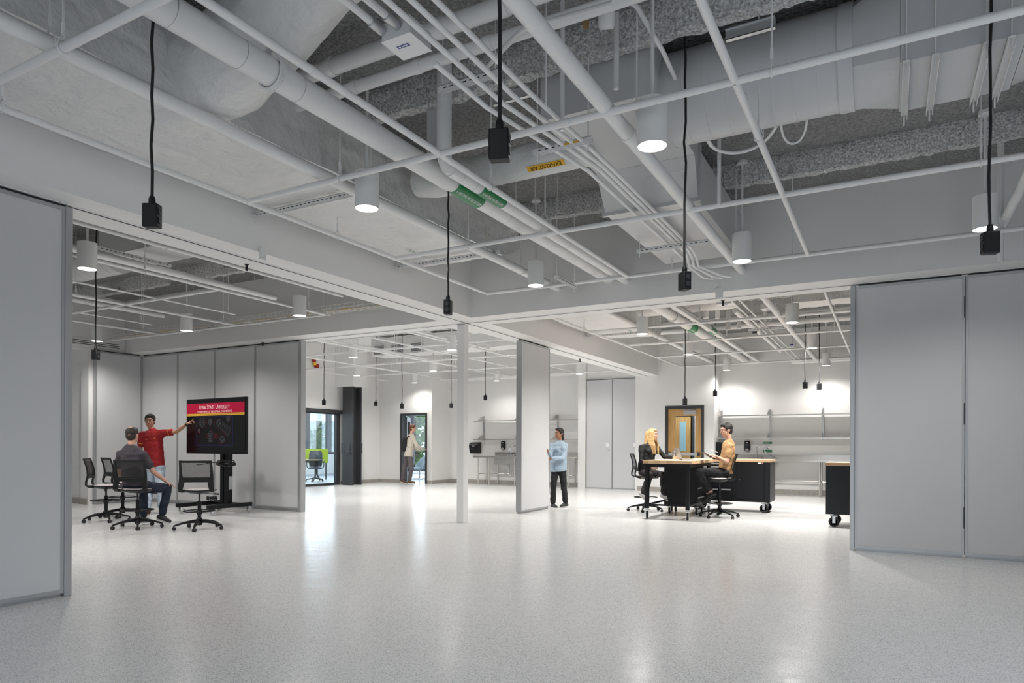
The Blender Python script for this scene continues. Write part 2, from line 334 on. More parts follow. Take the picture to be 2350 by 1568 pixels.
# ------------------------------------------------------------ partition panels
def panel(name, label, group, x0, x1, y, vertical=False, z1=3.17, th=.095, grip=False, hinge=False, z0=.03, capend=None):
    """panel along x (or along y when vertical: x0,x1 are y range and y is x)"""
    t = thing('partition_panel', label, 'partition', (y, x0, 0) if vertical else (x0, y, 0), PI/2 if vertical else 0, group)
    Lw = x1-x0; h = th/2
    MB().box(.022, -h, z0+.03, Lw-.022, h, z1-.03).build('panel_face', 'panel', t, False)
    f = MB()
    for xa, xb in ((0, .022), (Lw-.022, Lw)): f.box(xa, -h-.006, z0, xb, h+.006, z1)
    f.box(.022, -h-.006, z0, Lw-.022, h+.006, z0+.03).box(.022, -h-.006, z1-.03, Lw-.022, h+.006, z1)
    f.build('panel_frame', 'alu', t, False)
    MB().box(.012, -h+.02, 0, Lw-.012, h-.02, z0).build('bottom_seal', 'alu', t, False)
    MB().box(.03, -h+.02, z1, Lw-.03, h-.02, SO-.009).build('top_seal', 'track', t, False)
    if hinge:
        for z in (.45, 1.62, 2.82): MB().box(Lw-.006, -h-.012, z-.12, Lw+.006, -h-.006, z+.12).build('hinge', 'darkgrey', t, False)
    if capend is not None:
        MB().box(capend*Lw-.05*(1-2*capend)-.0, -h-.012, 0, capend*Lw+.0, h+.012, z1+.0).build('end_post', 'alu', t, False) if capend else MB().box(-.05, -h-.012, 0, -.001, h+.012, z1).build('end_post', 'alu', t, False)
    return t
panel('a', 'large grey fabric partition panel at the left edge of the room, end post showing', 'operable partition panels', -0.6+2.5, 3.10, TX, True, capend=None)
o = thing('partition_panel', 'grey fabric partition panel mostly out of frame beside the left edge', 'partition', (TX, .66, 0), PI/2, 'operable partition panels')
MB().box(0, -.0475, .03, 1.22, .0475, 3.17).build('panel_face', 'panel', o, False)
p = MB().box(-.06, 3.102, 0, .06, 3.16, 3.18).build('partition_end_post', 'alu', None, False, bevel=.006); p.location = (TX, 0, 0)
tag(p, 'aluminium end post closing the big left partition panel', 'partition post')
panel('b', 'grey partition panel right of the far workroom opening, nearest the opening', 'operable partition panels', -.36, .735, TY, hinge=True)
panel('b', 'grey partition panel at the right edge of the picture', 'operable partition panels', .745, 1.93, TY)
panel('b', 'grey partition panel outside the right edge', 'operable partition panels', 1.94, 3.12, TY)
panel('b', 'grey partition panel against the right wall', 'operable partition panels', 3.13, 4.36, TY)
p = MB().box(-.055, -.06, 0, -.002, .06, 3.18).build('partition_end_post', 'alu', None, False, bevel=.006); p.location = (-.36, TY, 0)
tag(p, 'aluminium end post on the left edge of the right-hand partition', 'partition post')
xs = [-14.33, -13.10, -11.93, -10.75, -9.57]
lb = ['grey partition panel in the corner of the left room', 'grey partition panel behind the man in the red polo', 'grey partition panel behind the left half of the screen', 'grey partition panel behind the right of the screen, ending at the opening']
for i in range(4): panel('s', lb[i], 'operable partition panels', xs[i], xs[i+1]-.006, TY, z0=.05)
p = MB().box(-.0, -.06, 0, .055, .06, 3.18).build('partition_end_post', 'alu', None, False, bevel=.006); p.location = (-9.57, TY, 0)
tag(p, 'aluminium end post on the partition beside the glazed office', 'partition post')
panel('a', 'narrow grey partition panel turned sideways in the far left corner', 'operable partition panels', 8.16, 9.14, -14.36, True)
panel('m', 'light grey partition panel being pushed along its track by the woman in denim', 'operable partition panels', 10.98, 12.17, TX, True)
for i, (a, b_, l_) in enumerate(((-7.83, -7.03, 'grey pocket door panel on the left, next to the white wall return'), (-7.02, -6.20, 'grey pocket door panel on the right, next to the oak door wall'))):
    t = thing('pocket_door_panel', l_, 'partition', (a, 18.74, 0), 0, 'closed pocket door panels')
    w_ = b_-a; MB().box(.01, -.03, .03, w_-.01, .03, 3.17).build('panel_face', 'panel', t, False)
    MB().box(0, -.034, 0, .012, .034, 3.18).box(w_-.012, -.034, 0, w_, .034, 3.18).box(.012, -.034, 0, w_-.012, .034, .03).box(.012, -.034, 3.17, w_-.012, .034, 3.18).build('panel_frame', 'alu', t, False)
    MB().box(w_-.19, -.036, 1.22, w_-.08, -.03, 1.33).lathe([(.035, 0), (.035, .004)], (w_-.135, -.037, 1.275), mx=Matrix.Rotation(PI/2, 3, 'X')).build('flush_pull', 'white', t)
    if i == 0: MB().lathe([(.025, 0), (.022, .012)], (w_-.11, -.031, 1.12), mx=Matrix.Rotation(PI/2, 3, 'X')).lathe([(.009, 0), (.009, .016)], (w_-.11, -.031, 1.12), mx=Matrix.Rotation(PI/2, 3, 'X')).build('lock', 'chrome', t)
# ------------------------------------------------------------ lamps
def downlight(x, y, room, label, group, power):
    t = thing('downlight', label, 'ceiling light', (x, y, 3.24), 0, group)
    h = MB().lathe([(.094, .012), (.094, 0), (.1, 0), (.1, .30), (.03, .302)], n=32); h.build('housing', 'lamp', t)
    MB().lathe([(.093, .006), (.093, .010)], n=32).build('lens', 'lens', t)
    MB().tube([(0, 0, .30), (0, 0, DZ-3.24)], .013, 8).lathe([(.06, DZ-3.24-.03), (.06, DZ-3.24)], n=16).build('stem', 'pipe', t)
    l = bpy.data.lights.new('downlight_beam', 'SPOT'); l.energy = power*(.15 if y < 2 or x > 1 else 1.35 if (x > -6 and 7 < y < 8) else 1)*(.24 if y > 17 else .75 if -5 < x < -3 and 11 < y < 12.5 else 1)*(.5 if 7 < y < 8 and x < -6 else 1); l.spot_size = SPREAD; l.spot_blend = .75; l.shadow_soft_size = .09; l.color = (1, .965, .92)
    o = bpy.data.objects.new('downlight_beam', l); COL.objects.link(o); o.parent = t; o.location = (0, 0, -.012)
    return t
near = [(-3.87, 7.6, 'nearest the white column'), (-1.4, 7.65, 'above the right opening'), (-3.87, 4.45, 'in front of the wrapped duct'), (-1.39, 4.43, 'largest, before the sheet metal duct'), (.76, 7.56, 'behind the rightmost hanging outlet box'),
        (-3.87, 1.2, 'behind the camera on the left'), (-1.4, 1.2, 'behind the camera'), (1.06, 4.4, 'outside the frame at the right'), (3.2, 4.4, 'beside the right wall'), (-1.4, -2, 'by the rear windows'), (1.1, 1.2, 'right of the camera')]
for x, y, l_ in near: downlight(x, y, 'n', 'white cylinder downlight in the near room, '+l_, 'cylinder downlights', L_NEAR)
for x, y, l_ in [(-8.02, 4.47, 'large one beside the left partition edge'), (-10.83, 7.74, 'in the left room before the cable tray, middle one'), (-7.99, 7.65, 'nearest the long bulkhead in the left room'), (-13.48, 7.7, 'in the far left corner above the hanging box'), (-10.8, 4.45, 'hidden behind the left partition'), (-8.0, 1.4, 'deep behind the left partition')]:
    downlight(x, y, 'l', 'white cylinder downlight '+l_, 'cylinder downlights', L_LEFT)
for x, y, l_ in [(-3.86, 11.77, 'above the woman in black'), (-1.38, 11.8, 'right part of far workroom, largest there'), (-1.38, 15.05, 'far workroom, over the black tool cart'), (-3.84, 14.85, 'far workroom, in line with a hanging cord near the oak door'), (-1.37, 18.4, 'close to the shelf wall, next to the right partition'), (-3.73, 18.35, 'close to the shelf wall, right of the oak door')]:
    downlight(x, y, 'r', 'white cylinder downlight '+l_, 'cylinder downlights', L_RIGHT)
for x, y, l_ in [(-10.71, 11.87, 'middle room, largest on the left'), (-13.43, 15.05, 'middle room, before the black steel column'), (-8.03, 11.9, 'middle room, just left of the white column'), (-10.73, 15.02, 'middle room, centre'), (-13.3, 17.6, 'middle room, in front of the open doorway'), (-10.61, 18.2, 'over the sink wall, right of the white column'), (-7.54, 17.5, 'right of the pushed partition panel'), (-7.9, 14.9, 'hidden behind the pushed panel')]:
    downlight(x, y, 'm', 'white cylinder downlight '+l_, 'cylinder downlights', L_MID)
l = bpy.data.lights.new('corridor_light', 'AREA'); l.energy = 60; l.size = 2; o = bpy.data.objects.new('corridor_light', l); o.location = (-5, 20.2, 2.95); COL.objects.link(o)
l = bpy.data.lights.new('office_ceiling_light', 'AREA'); l.energy = 70; l.size = 3; o = bpy.data.objects.new('office_ceiling_light', l); o.location = (-17.5, 16.5, 2.85); COL.objects.link(o)

def pendant(x, y, z, label, rz=0, top=None):
    t = thing('pendant_outlet_box', label, 'hanging outlet', (x, y, z), rz, 'hanging power outlet boxes')
    MB().box(-.043, -.03, 0, .043, .03, .13).build('box', 'black', t, bevel=.007)
    random.seed(int(x*100+y*7))
    z1 = (top or DZ)-z; pts = [(0, 0, .17)]; N = 12
    for i in range(1, N): pts.append((random.uniform(-.006, .006), random.uniform(-.006, .006), .17+(z1-.17)*i/N))
    pts.append((0, 0, z1))
    MB().tube(pts, .0085, 8).build('cord', 'cordm', t)
    MB().lathe([(.016, .128), (.018, .14), (.018, .158), (.012, .175)], n=14).build('strain_relief', 'black', t)
    for s in (-1, 1):
        o = MB(); 
        for zz in (.04, .092): o.lathe([(.0175, 0), (.0175, .003)], (s*.044, 0, zz), n=14, mx=Matrix.Rotation(PI/2*s, 3, 'Y'))
        o.build('outlet_face', 'darkgrey', t)
        sl = MB()
        for zz in (.04, .092):
            for dy in (-.006, .006): sl.box(s*.0475-.0007, dy-.001, zz-.002, s*.0475+.0007, dy+.001, zz+.007)
        sl.build('outlet_slots', 'blackprint', t, False)
    return t
pendant(-1.442, 2.49, 2.44, 'black outlet box on a cord, largest, hanging at top centre', .35)
pendant(-1.29, 4.886, 2.36, 'black outlet box on a cord hanging right of centre in front of the wall bulkhead', -.75)
pendant(.515, 4.88, 2.38, 'black outlet box on a cord in front of the rightmost downlight', .35)
pendant(-3.40, 4.978, 2.39, 'black outlet box on a cord hanging beside the white column top', -1.25, top=3.5)
pendant(-3.576, 2.341, 2.44, 'black outlet box on a cord at upper left, above the left opening', .5)
pendant(-8.95, 5.1, 2.33, 'black outlet box hanging in the left room beside the partition post', .2)
pendant(-13.0, 13.3, 2.29, 'black outlet box hanging over the glazed office front', .3)
pendant(-12.6, 14.9, 2.34, 'black outlet box hanging right of the black steel column', .4)
pendant(-10.9, 13.9, 2.18, 'black outlet box hanging above the man with the backpack', .5)
pendant(-10.4, 15.4, 2.26, 'black outlet box hanging just left of the white column', .4)
pendant(-9.33, 15.42, 2.44, 'black outlet box hanging above the paper towel dispenser', .2)
pendant(-3.55, 13.5, 2.06, 'black outlet box hanging over the oak door', -.8)
pendant(-3.62, 16.5, 2.43, 'black outlet box hanging right of the oak door', -.3)
pendant(-1.5, 15.0, 2.43, 'black outlet box, left of the pair near the right partition', -.6)
pendant(-1.28, 15.5, 2.43, 'black outlet box, right of the pair near the right partition', .4)

# ------------------------------------------------------------ ceiling pipes
def hangers(t, axis, c, r, at, z0, rod=.006, clevis=True):
    """rods up to the deck, children of the pipe t (world coordinates)"""
    for q in at:
        x, y = (q, c) if axis == 'x' else (c, q)
        m_ = MB().tube([(x, y, z0+r+.02), (x, y, DZ)], rod, 6)
        if clevis:
            d = (0, 1, 0) if axis == 'x' else (1, 0, 0)
            R_ = r+.006
            ring = arc((x, y, z0), R_, PI*1.0, PI*2.0, 10, d, (0, 0, 1))
            m_.tube([Vector((x, y, z0+r+.055))]+[ring[0]+Vector((0, 0, .015))]+ring+[ring[-1]+Vector((0, 0, .015))]+[Vector((x, y, z0+r+.055))], .0045, 5, False)
            m_.tube([(x, y, z0+r+.05), (x, y, z0+r+.11)], .011, 6)
        m_.build('hanger_rod', 'pipe', t)
def pipe(name, axis, c, a, b, z, r, label, at=(), group=None, m_='pipe', cat='pipe', joints=(), n=14, clevis=True):
    P = (lambda q: (q, c, z)) if axis == 'x' else (lambda q: (c, q, z))
    o = MB().tube([P(a), P(b)], r, n).build(name, m_)
    tag(o, label, cat, group)
    for j in joints:
        MB().tube([P(j-.03), P(j+.03)], r*1.12, n).build('coupling', m_, o)
    hangers(o, axis, c, r, at, z, clevis=clevis)
    return o
G = 3.4
# near room grid
gg = 'painted pipe grid under the ceiling'
pipe('grid_pipe', 'y', -5.0, -4, 8.3, G, .024, 'grid pipe running along the left bulkhead of the near room', (2.25, 5.3), gg, joints=(6.0,))
pipe('grid_pipe', 'y', -2.92, -4, 8.28, G, .024, 'grid pipe beside the green-labelled pipes, crossing the picture centre', (1.6, 4.9), gg, joints=(2.9,))
pipe('grid_pipe', 'y', -.805, -4, 8.3, G, .024, 'steep diagonal grid pipe on the right of the near room', (5.0,), gg)
pipe('grid_pipe', 'x', 4.16, -5.0, 4.2, G+.0, .024, 'grid pipe crossing the near room from left to upper right', (-3.9, -.6), gg, joints=(-2.4, -1.9, .0))
pipe('grid_pipe', 'x', 6.24, -5.0, 4.2, G, .024, 'second cross grid pipe of the near room, behind the big hanging box', (-4.0, .6), gg, joints=(-2.3, -.9))
pipe('grid_pipe', 'x', 8.3, -5.0, 4.2, G, .024, 'cross grid pipe along the far bulkhead of the near room', (-4.0, -2.35, -.97, .95), gg, joints=(-1.8,))
pipe('grid_pipe', 'x', 2.07, -5.0, 4.2, G+.0, .024, 'heavy cross grid pipe in the top left corner of the picture', (-3.95,), gg)
pipe('steam_pipe', 'y', 1.02, 1.5, 8.8, 3.55, .045, 'thick pipe with a collar beside the rightmost downlight', (5.5,), None, joints=(7.3,))
# larger pipes
def insul(name, x, y0, y1, z, r, label, joints, at, stop=None, lab=None, words=None, m_='pipe'):
    o = MB().tube([(x, y0, z), (x, y1, z)], r, 22).build(name, m_); tag(o, label, 'pipe')
    for j in joints:
        MB().tube([(x, j-.0025, z), (x, j+.0025, z)], r*1.012, 22).build('jacket_band', 'galv', o)
    if lab:
        a, b_ = lab; MB().tube([(x, a, z), (x, b_, z)], r*1.04, 22, False).build('green_label_band', 'green', o)
        nrm = Vector((.42, -.15, -.9)); nrm = Vector((.45, 0, -.9)).normalized(); upv = Vector((.9, 0, .45)).normalized()
        tx = text('\u2190'+words, 'label_lettering', r*.5 if r > .08 else .042, (0, 0, 0), (0, 1, 0), upv, 'white', o)
        ys = [v.co.y for v in tx.data.vertices]; k_ = .9*(b_-a)/(max(ys)-min(ys))
        for v in tx.data.vertices: v.co.y *= k_
        tx.location = Vector((x, (a+b_)/2, z))+nrm*r*1.06
    for q in at:
        c_ = MB(); ring = arc((x, q, z), r+.012, PI, 2*PI, 14, (1, 0, 0), (0, 0, 1))
        for dy in (-.016, .0, .016):
            c_.tube([Vector((x, q+dy, z+r+.10)), ring[0]+Vector((0, dy, .04))]+[p+Vector((0, dy, 0)) for p in ring]+[ring[-1]+Vector((0, dy, .04)), Vector((x, q+dy, z+r+.10))], .008, 6, False)
        c_.tube([(x, q, z+r+.09), (x, q, DZ)], .009, 8); c_.build('clevis_hanger', 'pipe', o)
    return o
insul('insulated_pipe', -3.38, -3.8, 8.85, 3.56, .088, 'thick insulated heating return pipe with green label running across the near room', (1.55, 2.3, 2.75, 3.2, 5.62, 5.95, 7.6, 7.9), (3.0,), lab=(5.0, 5.44), words='HEATING WATER RETURN')
o = insul('insulated_pipe', -3.13, 4.6, 8.85, 3.49, .06, 'thinner insulated heating supply pipe with green label beside the return pipe', (4.75, 4.95, 5.6, 6.9), (6.35,), lab=(5.05, 5.45), words='HEATING WATER SUPPLY')
MB().tube([(-3.13, 4.66, 3.49), (-3.13, 4.58, 3.495), (-3.13, 4.53, 3.54), (-3.13, 4.52, 3.6), (-3.13, 4.52, DZ)], .06, 20).build('riser', 'pipe', o)
p = MB().box(-3.46, 4.74, 3.66, -3.32, 4.9, DZ).build('duct_drop', 'sheet', None, False); tag(p, 'narrow rectangular sheet metal drop behind the insulated pipes', 'duct')
pipe('sprinkler_main', 'y', -4.14, -4, 8.85, 3.49, .05, 'white sprinkler main running below the wrapped duct edge', (2.1, 7.7), None, joints=(1.1, 7.9))
pipe('sprinkler_main', 'y', -1.62, -3, 8.85, 3.44, .052, 'white sprinkler pipe crossing under the sheet metal duct, upper centre', (), None, joints=(4.6, 8.3))
pipe('insulated_pipe', 'x', 4.0, -5.6, -1.0, 3.99, .045, 'lower of two insulated cross pipes high behind the junction box', (), 'insulated cross pipes', joints=(-3.6, -3.0, -2.4, -2.0))
pipe('insulated_pipe', 'x', 3.85, -5.6, -1.0, 4.1, .062, 'upper of two insulated cross pipes high behind the junction box', (), 'insulated cross pipes', joints=(-3.7, -2.7, -2.2))
# conduits
def path_pipe(name, pts, r, label, m_='pipe', cat='conduit', group=None, n=10, wave=None):
    o = MB().tube(pts, r if not wave else [r*(1+.12*(i % 2)) for i in range(len(pts))], n).build(name, m_); return tag(o, label, cat, group)
zc = 3.50
cg = 'parallel ceiling conduits'
for i, (xa, xb, l_) in enumerate(((-2.36, -2.17, 'leftmost of the four ceiling conduits, leaving the junction box'), (-2.24, -2.08, 'second of the four ceiling conduits from the left'), (-2.13, -2.03, 'third of the four ceiling conduits from the left'), (-2.02, -1.98, 'rightmost of the four ceiling conduits'))):
    y0 = 3.3 if i == 0 else -1
    path_pipe('conduit', [(xa, y0, zc), (xa, 3.9, zc), (xb, 5.2, zc), (xb, 7.6, zc), (xb+.005, 7.85, zc-.01), (xb+.01, 7.98, zc-.06), (xb+.01, 8.06, zc-.14-.0*i), (xb+.03+i*.06, 8.4, zc-.2), (xb+.12+i*.06, 8.52, zc-.2)] if i else [(xa, y0, zc), (xa, 3.9, zc), (xb, 5.2, zc), (xb, 8.0, zc), (xb, 8.83, zc)], .0165, l_, group=cg)
for i, (dx, l_) in enumerate(((-.06, 'first short conduit entering the junction box at the top of the picture'), (.03, 'second short conduit entering the junction box at the top of the picture'))):
    path_pipe('conduit', [(-2.45+dx*1.2, 0, 3.59), (-2.45+dx*1.2, 2.98, 3.59)], .022, l_, group=cg)
    MB().tube([(-2.45+dx*1.2, 2.92, 3.59), (-2.45+dx*1.2, 3.02, 3.59)], .03, 12).build('connector', 'galv', bpy.data.objects[[o.name for o in COL.objects if o.name.startswith('conduit')][-1]])
t = thing('junction_box', 'white square electrical junction box with small blue sticker at top centre', 'electrical box', (-2.43, 3.13, 3.53))
MB().box(-.1, -.1, 0, .1, .1, .10).build('box', 'pipe', t, bevel=.003); MB().box(-.104, -.104, -.004, .104, .104, 0).build('cover', 'pipe', t, bevel=.001)
MB().box(-.05, -.03, -.006, .03, -.005, -.0045).build('sticker', 'blue', t, False)
MB().box(-.02, -.024, -.0072, .022, -.02, -.0062).box(-.02, -.016, -.0072, .015, -.013, -.0062).ell((-.034, -.018, -.0066), (.007, .007, .0008)).build('sticker_print', 'white', t, False)
def trapeze(x0, x1, y, z, label, rods=True, yl=False, cat='strut channel', axis='x'):
    t = thing('strut_trapeze', label, cat, (x0, y, z) if axis == 'x' else (y, x0, z), 0 if axis == 'x' else PI/2, 'slotted strut hangers'); L_ = x1-x0
    b_ = MB().box(0, -.02, 0, L_, -.017, .041).box(0, .017, 0, L_, .02, .041).box(0, -.02, .038, L_, .02, .041)
    b_.build('channel', 'pipe', t, False)
    s_ = MB(); k = .05
    while k < L_-.05: s_.box(k, -.0215, .014, k+.028, -.0195, .022); k += .055
    s_.build('slots', 'track', t, False)
    if yl: MB().box(L_*.52, -.0225, .012, L_*.80, -.0216, .026).build('yellow_mark', 'yellow', t, False)
    if rods:
        for q in (.03, L_-.03): MB().tube([(q, 0, -.05), (q, 0, DZ-z)], .005, 6).build('threaded_rod', 'pipe', t)
trapeze(-2.40, -1.92, 4.67, 3.475, 'slotted strut hanger with yellow mark carrying the four conduits', yl=True)
trapeze(-2.5, -1.62, 7.42, 3.42, 'long slotted strut hanger below the sheet metal duct at centre right')
trapeze(-2.85, -2.35, 4.05, 3.78, 'short strut hanger behind the conduits near the big hanging box')
trapeze(-2.0, -1.6, 6.15, 3.72, 'strut under the sheet metal duct joint')
trapeze(7.6, 8.2, -3.6, 3.3, 'small slotted strut next to the downlight by the column', axis='y')
def P(px, py, x=None, y=None, z=None):
    d = CF+CR*((px-1175)/FPX)-CU*((py-CYP)/FPX); c = Vector((0, 0, EYE))
    t = x/d.x if x is not None else y/d.y if y is not None else (z-EYE)/d.z
    return c+d*t
def PT(px, py, t):
    return Vector((0, 0, EYE))+(CF+CR*((px-1175)/FPX)-CU*((py-CYP)/FPX))*t
# bent conduits at the top
path_pipe('bent_conduit', [P(1119, 153, y=4.3), P(1160, 108, y=4.0), P(1190, 77, y=3.85), P(1205, 66, y=3.8), P(1225, 58, y=3.78), P(1300, 38, y=3.72), P(1408, 7, y=3.6)], .017, 'bent conduit rising from the conduit run to the top edge')
path_pipe('bent_conduit', [P(1440, 0, z=4.2), P(1463, 17, z=4.15), P(1500, 82, z=4.0), P(1520, 115, z=3.98), P(1545, 170, z=3.95), P(1580, 240, z=3.85), P(1600, 280, z=3.8), P(1632, 334, z=3.75)], .016, 'long conduit falling steeply between the two big ducts, upper right')
import mathutils
def bez(p, n=28):
    out = []
    for i in range(n+1):
        t = i/n; q = [Vector(a) for a in p]
        while len(q) > 1: q = [q[j].lerp(q[j+1], t) for j in range(len(q)-1)]
        out.append(q[0])
    return out
path_pipe('flexible_conduit', bez([P(1632, 334, z=3.75), P(1660, 365, z=3.72), P(1760, 360, z=3.74), P(1780, 290, z=3.8), P(1787, 278, z=3.84)], 60), .013, 'ribbed flexible conduit looping below the round duct', wave=1)
path_pipe('flexible_conduit', bez([P(1793, 276, z=3.84), P(1790, 350, z=3.72), P(1850, 345, z=3.72), P(1852, 270, z=3.84)], 40), .009, 'thin flexible loop below the round duct', wave=1)
q = P(1800, 270, z=3.86); t = MB().box(-.07, -.03, -.015, .07, .03, .03).build('actuator_box', 'sheet', None, False); t.location = q; tag(t, 'small control box under the round duct', 'control box')
# downlight-like sprinkler canister at the top
t = MB().lathe([(.045, 0), (.055, .02), (.055, .13), (.02, .16), (.02, .24)], n=20).build('sensor_canister', 'pipe'); t.location = P(1392, 68, z=4.02); t.rotation_euler = (.5, .2, 0); tag(t, 'small white canister tilted under the ceiling at top centre', 'sensor')
p = MB().box(-.02, -.001, 0, .02, .001, .13).build('paper_tag', 'tan', None, False); p.location = P(1345, 66, z=4.02); tag(p, 'brown cardboard tag hanging near the top edge', 'tag')

# ------------------------------------------------------------ ducts
from mathutils import noise
def noisy(o, amp, sc, sub=0, seed=0):
    me = o.data; bm = bmesh.new(); bm.from_mesh(me)
    if sub: bmesh.ops.subdivide_edges(bm, edges=bm.edges[:], cuts=sub, use_grid_fill=True)
    for v in bm.verts:
        d = noise.noise_vector(v.co*sc+Vector((seed, 0, 0)))+.5*noise.noise_vector(v.co*sc*2.3)
        v.co += d*amp
    bm.to_mesh(me); bm.free(); return o
def gridbox(x0, y0, z0, x1, y1, z1, st, profile=None):
    """closed box with a fine grid; corner rounding by profile"""
    mb = MB(); n = max(2, int((y1-y0)/st)); K = []
    w_, h_ = x1-x0, z1-z0; kx = max(2, int(w_/st)); kz = max(2, int(h_/st))
    ring = [(x0+w_*i/kx, z0) for i in range(kx)]+[(x1, z0+h_*i/kz) for i in range(kz)]+[(x1-w_*i/kx, z1) for i in range(kx)]+[(x0, z1-h_*i/kz) for i in range(kz)]
    R_ = len(ring)
    for j in range(n+1):
        y = y0+(y1-y0)*j/n
        for (x, z) in ring: mb.v.append((x, y, z))
    for j in range(n):
        for k in range(R_): a = j*R_+k; b_ = j*R_+(k+1) % R_; mb.f.append([a, b_, b_+R_, a+R_])
    mb.f.append([k for k in range(R_)]); mb.f.append([n*R_+k for k in range(R_)][::-1]); return mb
o = gridbox(-5.5, -3.6, 3.60, -4.22, 7.85, 4.12, .055).build('wrapped_duct', 'wrap', None, True, ang=80)
noisy(o, .017, 3.2, seed=1); tag(o, 'long rectangular duct wrapped in crinkled white insulation along the left of the near room', 'duct')
for v in o.data.vertices:
    if v.co.y > 7.2 and v.co.z < 3.9: v.co.z += (v.co.y-7.2)**2*.55
q = P(952, 576, z=3.6)
text('\u2190 RETURN AIR', 'duct_stencil', .075, (q.x, q.y, 3.573), (0, 1, 0), (1, 0, 0), 'green', o, sx=.8)
for y, l_ in ((1.55, 'strut carrying the wrapped duct at upper left'), (4.75, 'strut carrying the wrapped duct behind the downlight'), (7.0, 'strut carrying the wrapped duct near its far end')):
    trapeze(-5.6, -4.05, y, 3.52, l_)
o = MB().tube([(-4.6, 3.2, 3.86), (-4.0, 3.17, 3.86), (-3.45, 3.1, 3.97), (-3.0, 3.0, 4.05), (-2.6, 2.9, 4.09)], [.34, .31, .27, .25, .25], 40).build('wrapped_branch_duct', 'wrap', None, True, ang=80)
noisy(o, .035, 3.5, sub=1, seed=7); tag(o, 'round branch duct wrapped in crumpled insulation crossing above the insulated pipe', 'duct')
o = MB().tube([(-3.35, 5.5, 3.83), (-3.9, 5.5, 3.83), (-4.1, 5.5, 3.87)], .15, 28).tube([(-3.35, 5.5, 3.83), (-2.25, 5.5, 3.83)], .15, 28).build('exhaust_duct', 'wrap', None, True); tag(o, 'short round exhaust air duct with yellow label behind the conduits', 'duct')
for x in (-3.6, -3.2, -2.75, -2.5): MB().tube([(x-.006, 5.5, 3.83), (x+.006, 5.5, 3.83)], .153, 28).build('jacket_band', 'pipe', o)
nrm = Vector((0, -.62, -.78)).normalized(); c_ = Vector((-2.66, 5.5, 3.83))+nrm*.153; up_ = Vector((0, .78, -.62)).normalized()
b_ = MB(); 
for s_ in (1,):
    ex = Vector((.18, 0, 0)); ey = up_*.026; b_.quad(c_-ex-ey, c_+ex-ey, c_+ex+ey, c_-ex+ey)
b_.build('yellow_label_band', 'yellow', o, False)
text('EXHAUST AIR', 'label_lettering', .052, c_+nrm*.003, (-1, 0, 0), up_, 'blackprint', o, sx=.95)
# big round duct to rectangular plenum
o = MB().tube([(-1.7, 5.28, 3.94), (-.22, 5.28, 3.94)], .335, 48).build('round_supply_duct', 'sheet'); tag(o, 'large painted round duct with square plenum crossing the upper right of the near room', 'duct')
for i in range(9): MB().tube([(-1.5+i*.15, 5.28, 3.94), (-1.488+i*.15, 5.28, 3.94)], .338, 48).build('spiral_seam', 'sheet', o)
MB().tube([(-.31, 5.28, 3.94), (-.22, 5.28, 3.94)], .345, 48).build('flange_collar', 'sheet', o)
def r2s(xa, xb):
    n = 40; A_ = [(xa, 5.28+.335*math.cos(2*PI*k/n), 3.94+.335*math.sin(2*PI*k/n)) for k in range(n)]; B_ = []
    for k in range(n):
        c, s_ = math.cos(2*PI*k/n), math.sin(2*PI*k/n); q = max(abs(c)/.36, abs(s_)/.30); B_.append((xb, 5.28+c/q, 3.95+s_/q))
    MB().add(A_+B_, [(k, (k+1) % n, (k+1) % n+n, k+n) for k in range(n)]).build('round_to_square_fitting', 'sheet', o)
r2s(-.22, .05); r2s(.95, .70); MB().tube([(.95, 5.28, 3.94), (4.2, 5.28, 3.94)], .335, 48).build('far_round_section', 'sheet', o)
MB().box(.05, 4.92, 3.65, .70, 5.64, 4.25).build('plenum', 'sheet', o, False, bevel=.006)
for i, x in enumerate((.085, .24, .50, .62)):
    trapeze(4.88, 5.68, x, 3.60, '%s slotted strut bracket under the plenum at upper right' % ('first', 'second', 'third', 'fourth')[i], axis='y')
o = MB().box(-2.42, 4.82, 3.80, -1.5, 6.0, 4.25).build('rectangular_duct', 'sheet', None, False, bevel=.004); tag(o, 'wide painted sheet metal duct behind the largest downlight', 'duct')
tr = MB(); A_ = [(-2.42, 6.0, 3.8), (-1.5, 6.0, 3.8), (-1.5, 6.0, 4.25), (-2.42, 6.0, 4.25)]; B_ = [(-2.5, 6.45, 3.56), (-1.58, 6.45, 3.56), (-1.58, 6.45, 4.05), (-2.5, 6.45, 4.05)]
tr.add(A_+B_, [(k, (k+1) % 4, (k+1) % 4+4, k+4) for k in range(4)]).build('offset_fitting', 'sheet', o, False)
MB().box(-2.5, 6.45, 3.56, -1.58, 8.55, 4.05).build('far_section', 'sheet', o, False, bevel=.004)
MB().box(-2.53, 6.42, 3.54, -1.55, 6.46, 4.07).build('flange', 'sheet', o, False)

# sprayed beams
def sprayed(x0, x1, y, z0, wd, label, lo=4.08):
    o = gridbox(-wd/2, 0, lo, wd/2, abs(x1-x0), DZ, .035).build('sprayed_beam', 'beam', None, True, ang=80)
    bm = bmesh.new(); bm.from_mesh(o.data)
    for v in bm.verts:
        n_ = noise.noise(v.co*14)*.022+noise.noise(v.co*32)*.012; d = Vector((v.co.x, 0, (v.co.z-DZ))).normalized(); v.co += d*n_
        if v.co.z < lo+.16: v.co.x *= .5+.5*max(0, (v.co.z-lo))/.16
    bm.to_mesh(o.data); bm.free()
    o.rotation_euler = (0, 0, -PI/2); o.location = (x0, y, 0); return tag(o, label, 'beam', 'fireproofed beams')
sprayed(-5.6, 4.3, 4.70, DZ, .20, 'rough sprayed fireproofing beam crossing the top of the picture', 4.10)
sprayed(-5.6, 4.3, 7.76, DZ, .20, 'rough sprayed fireproofing beam in front of the far bulkhead of the near room', 4.10)
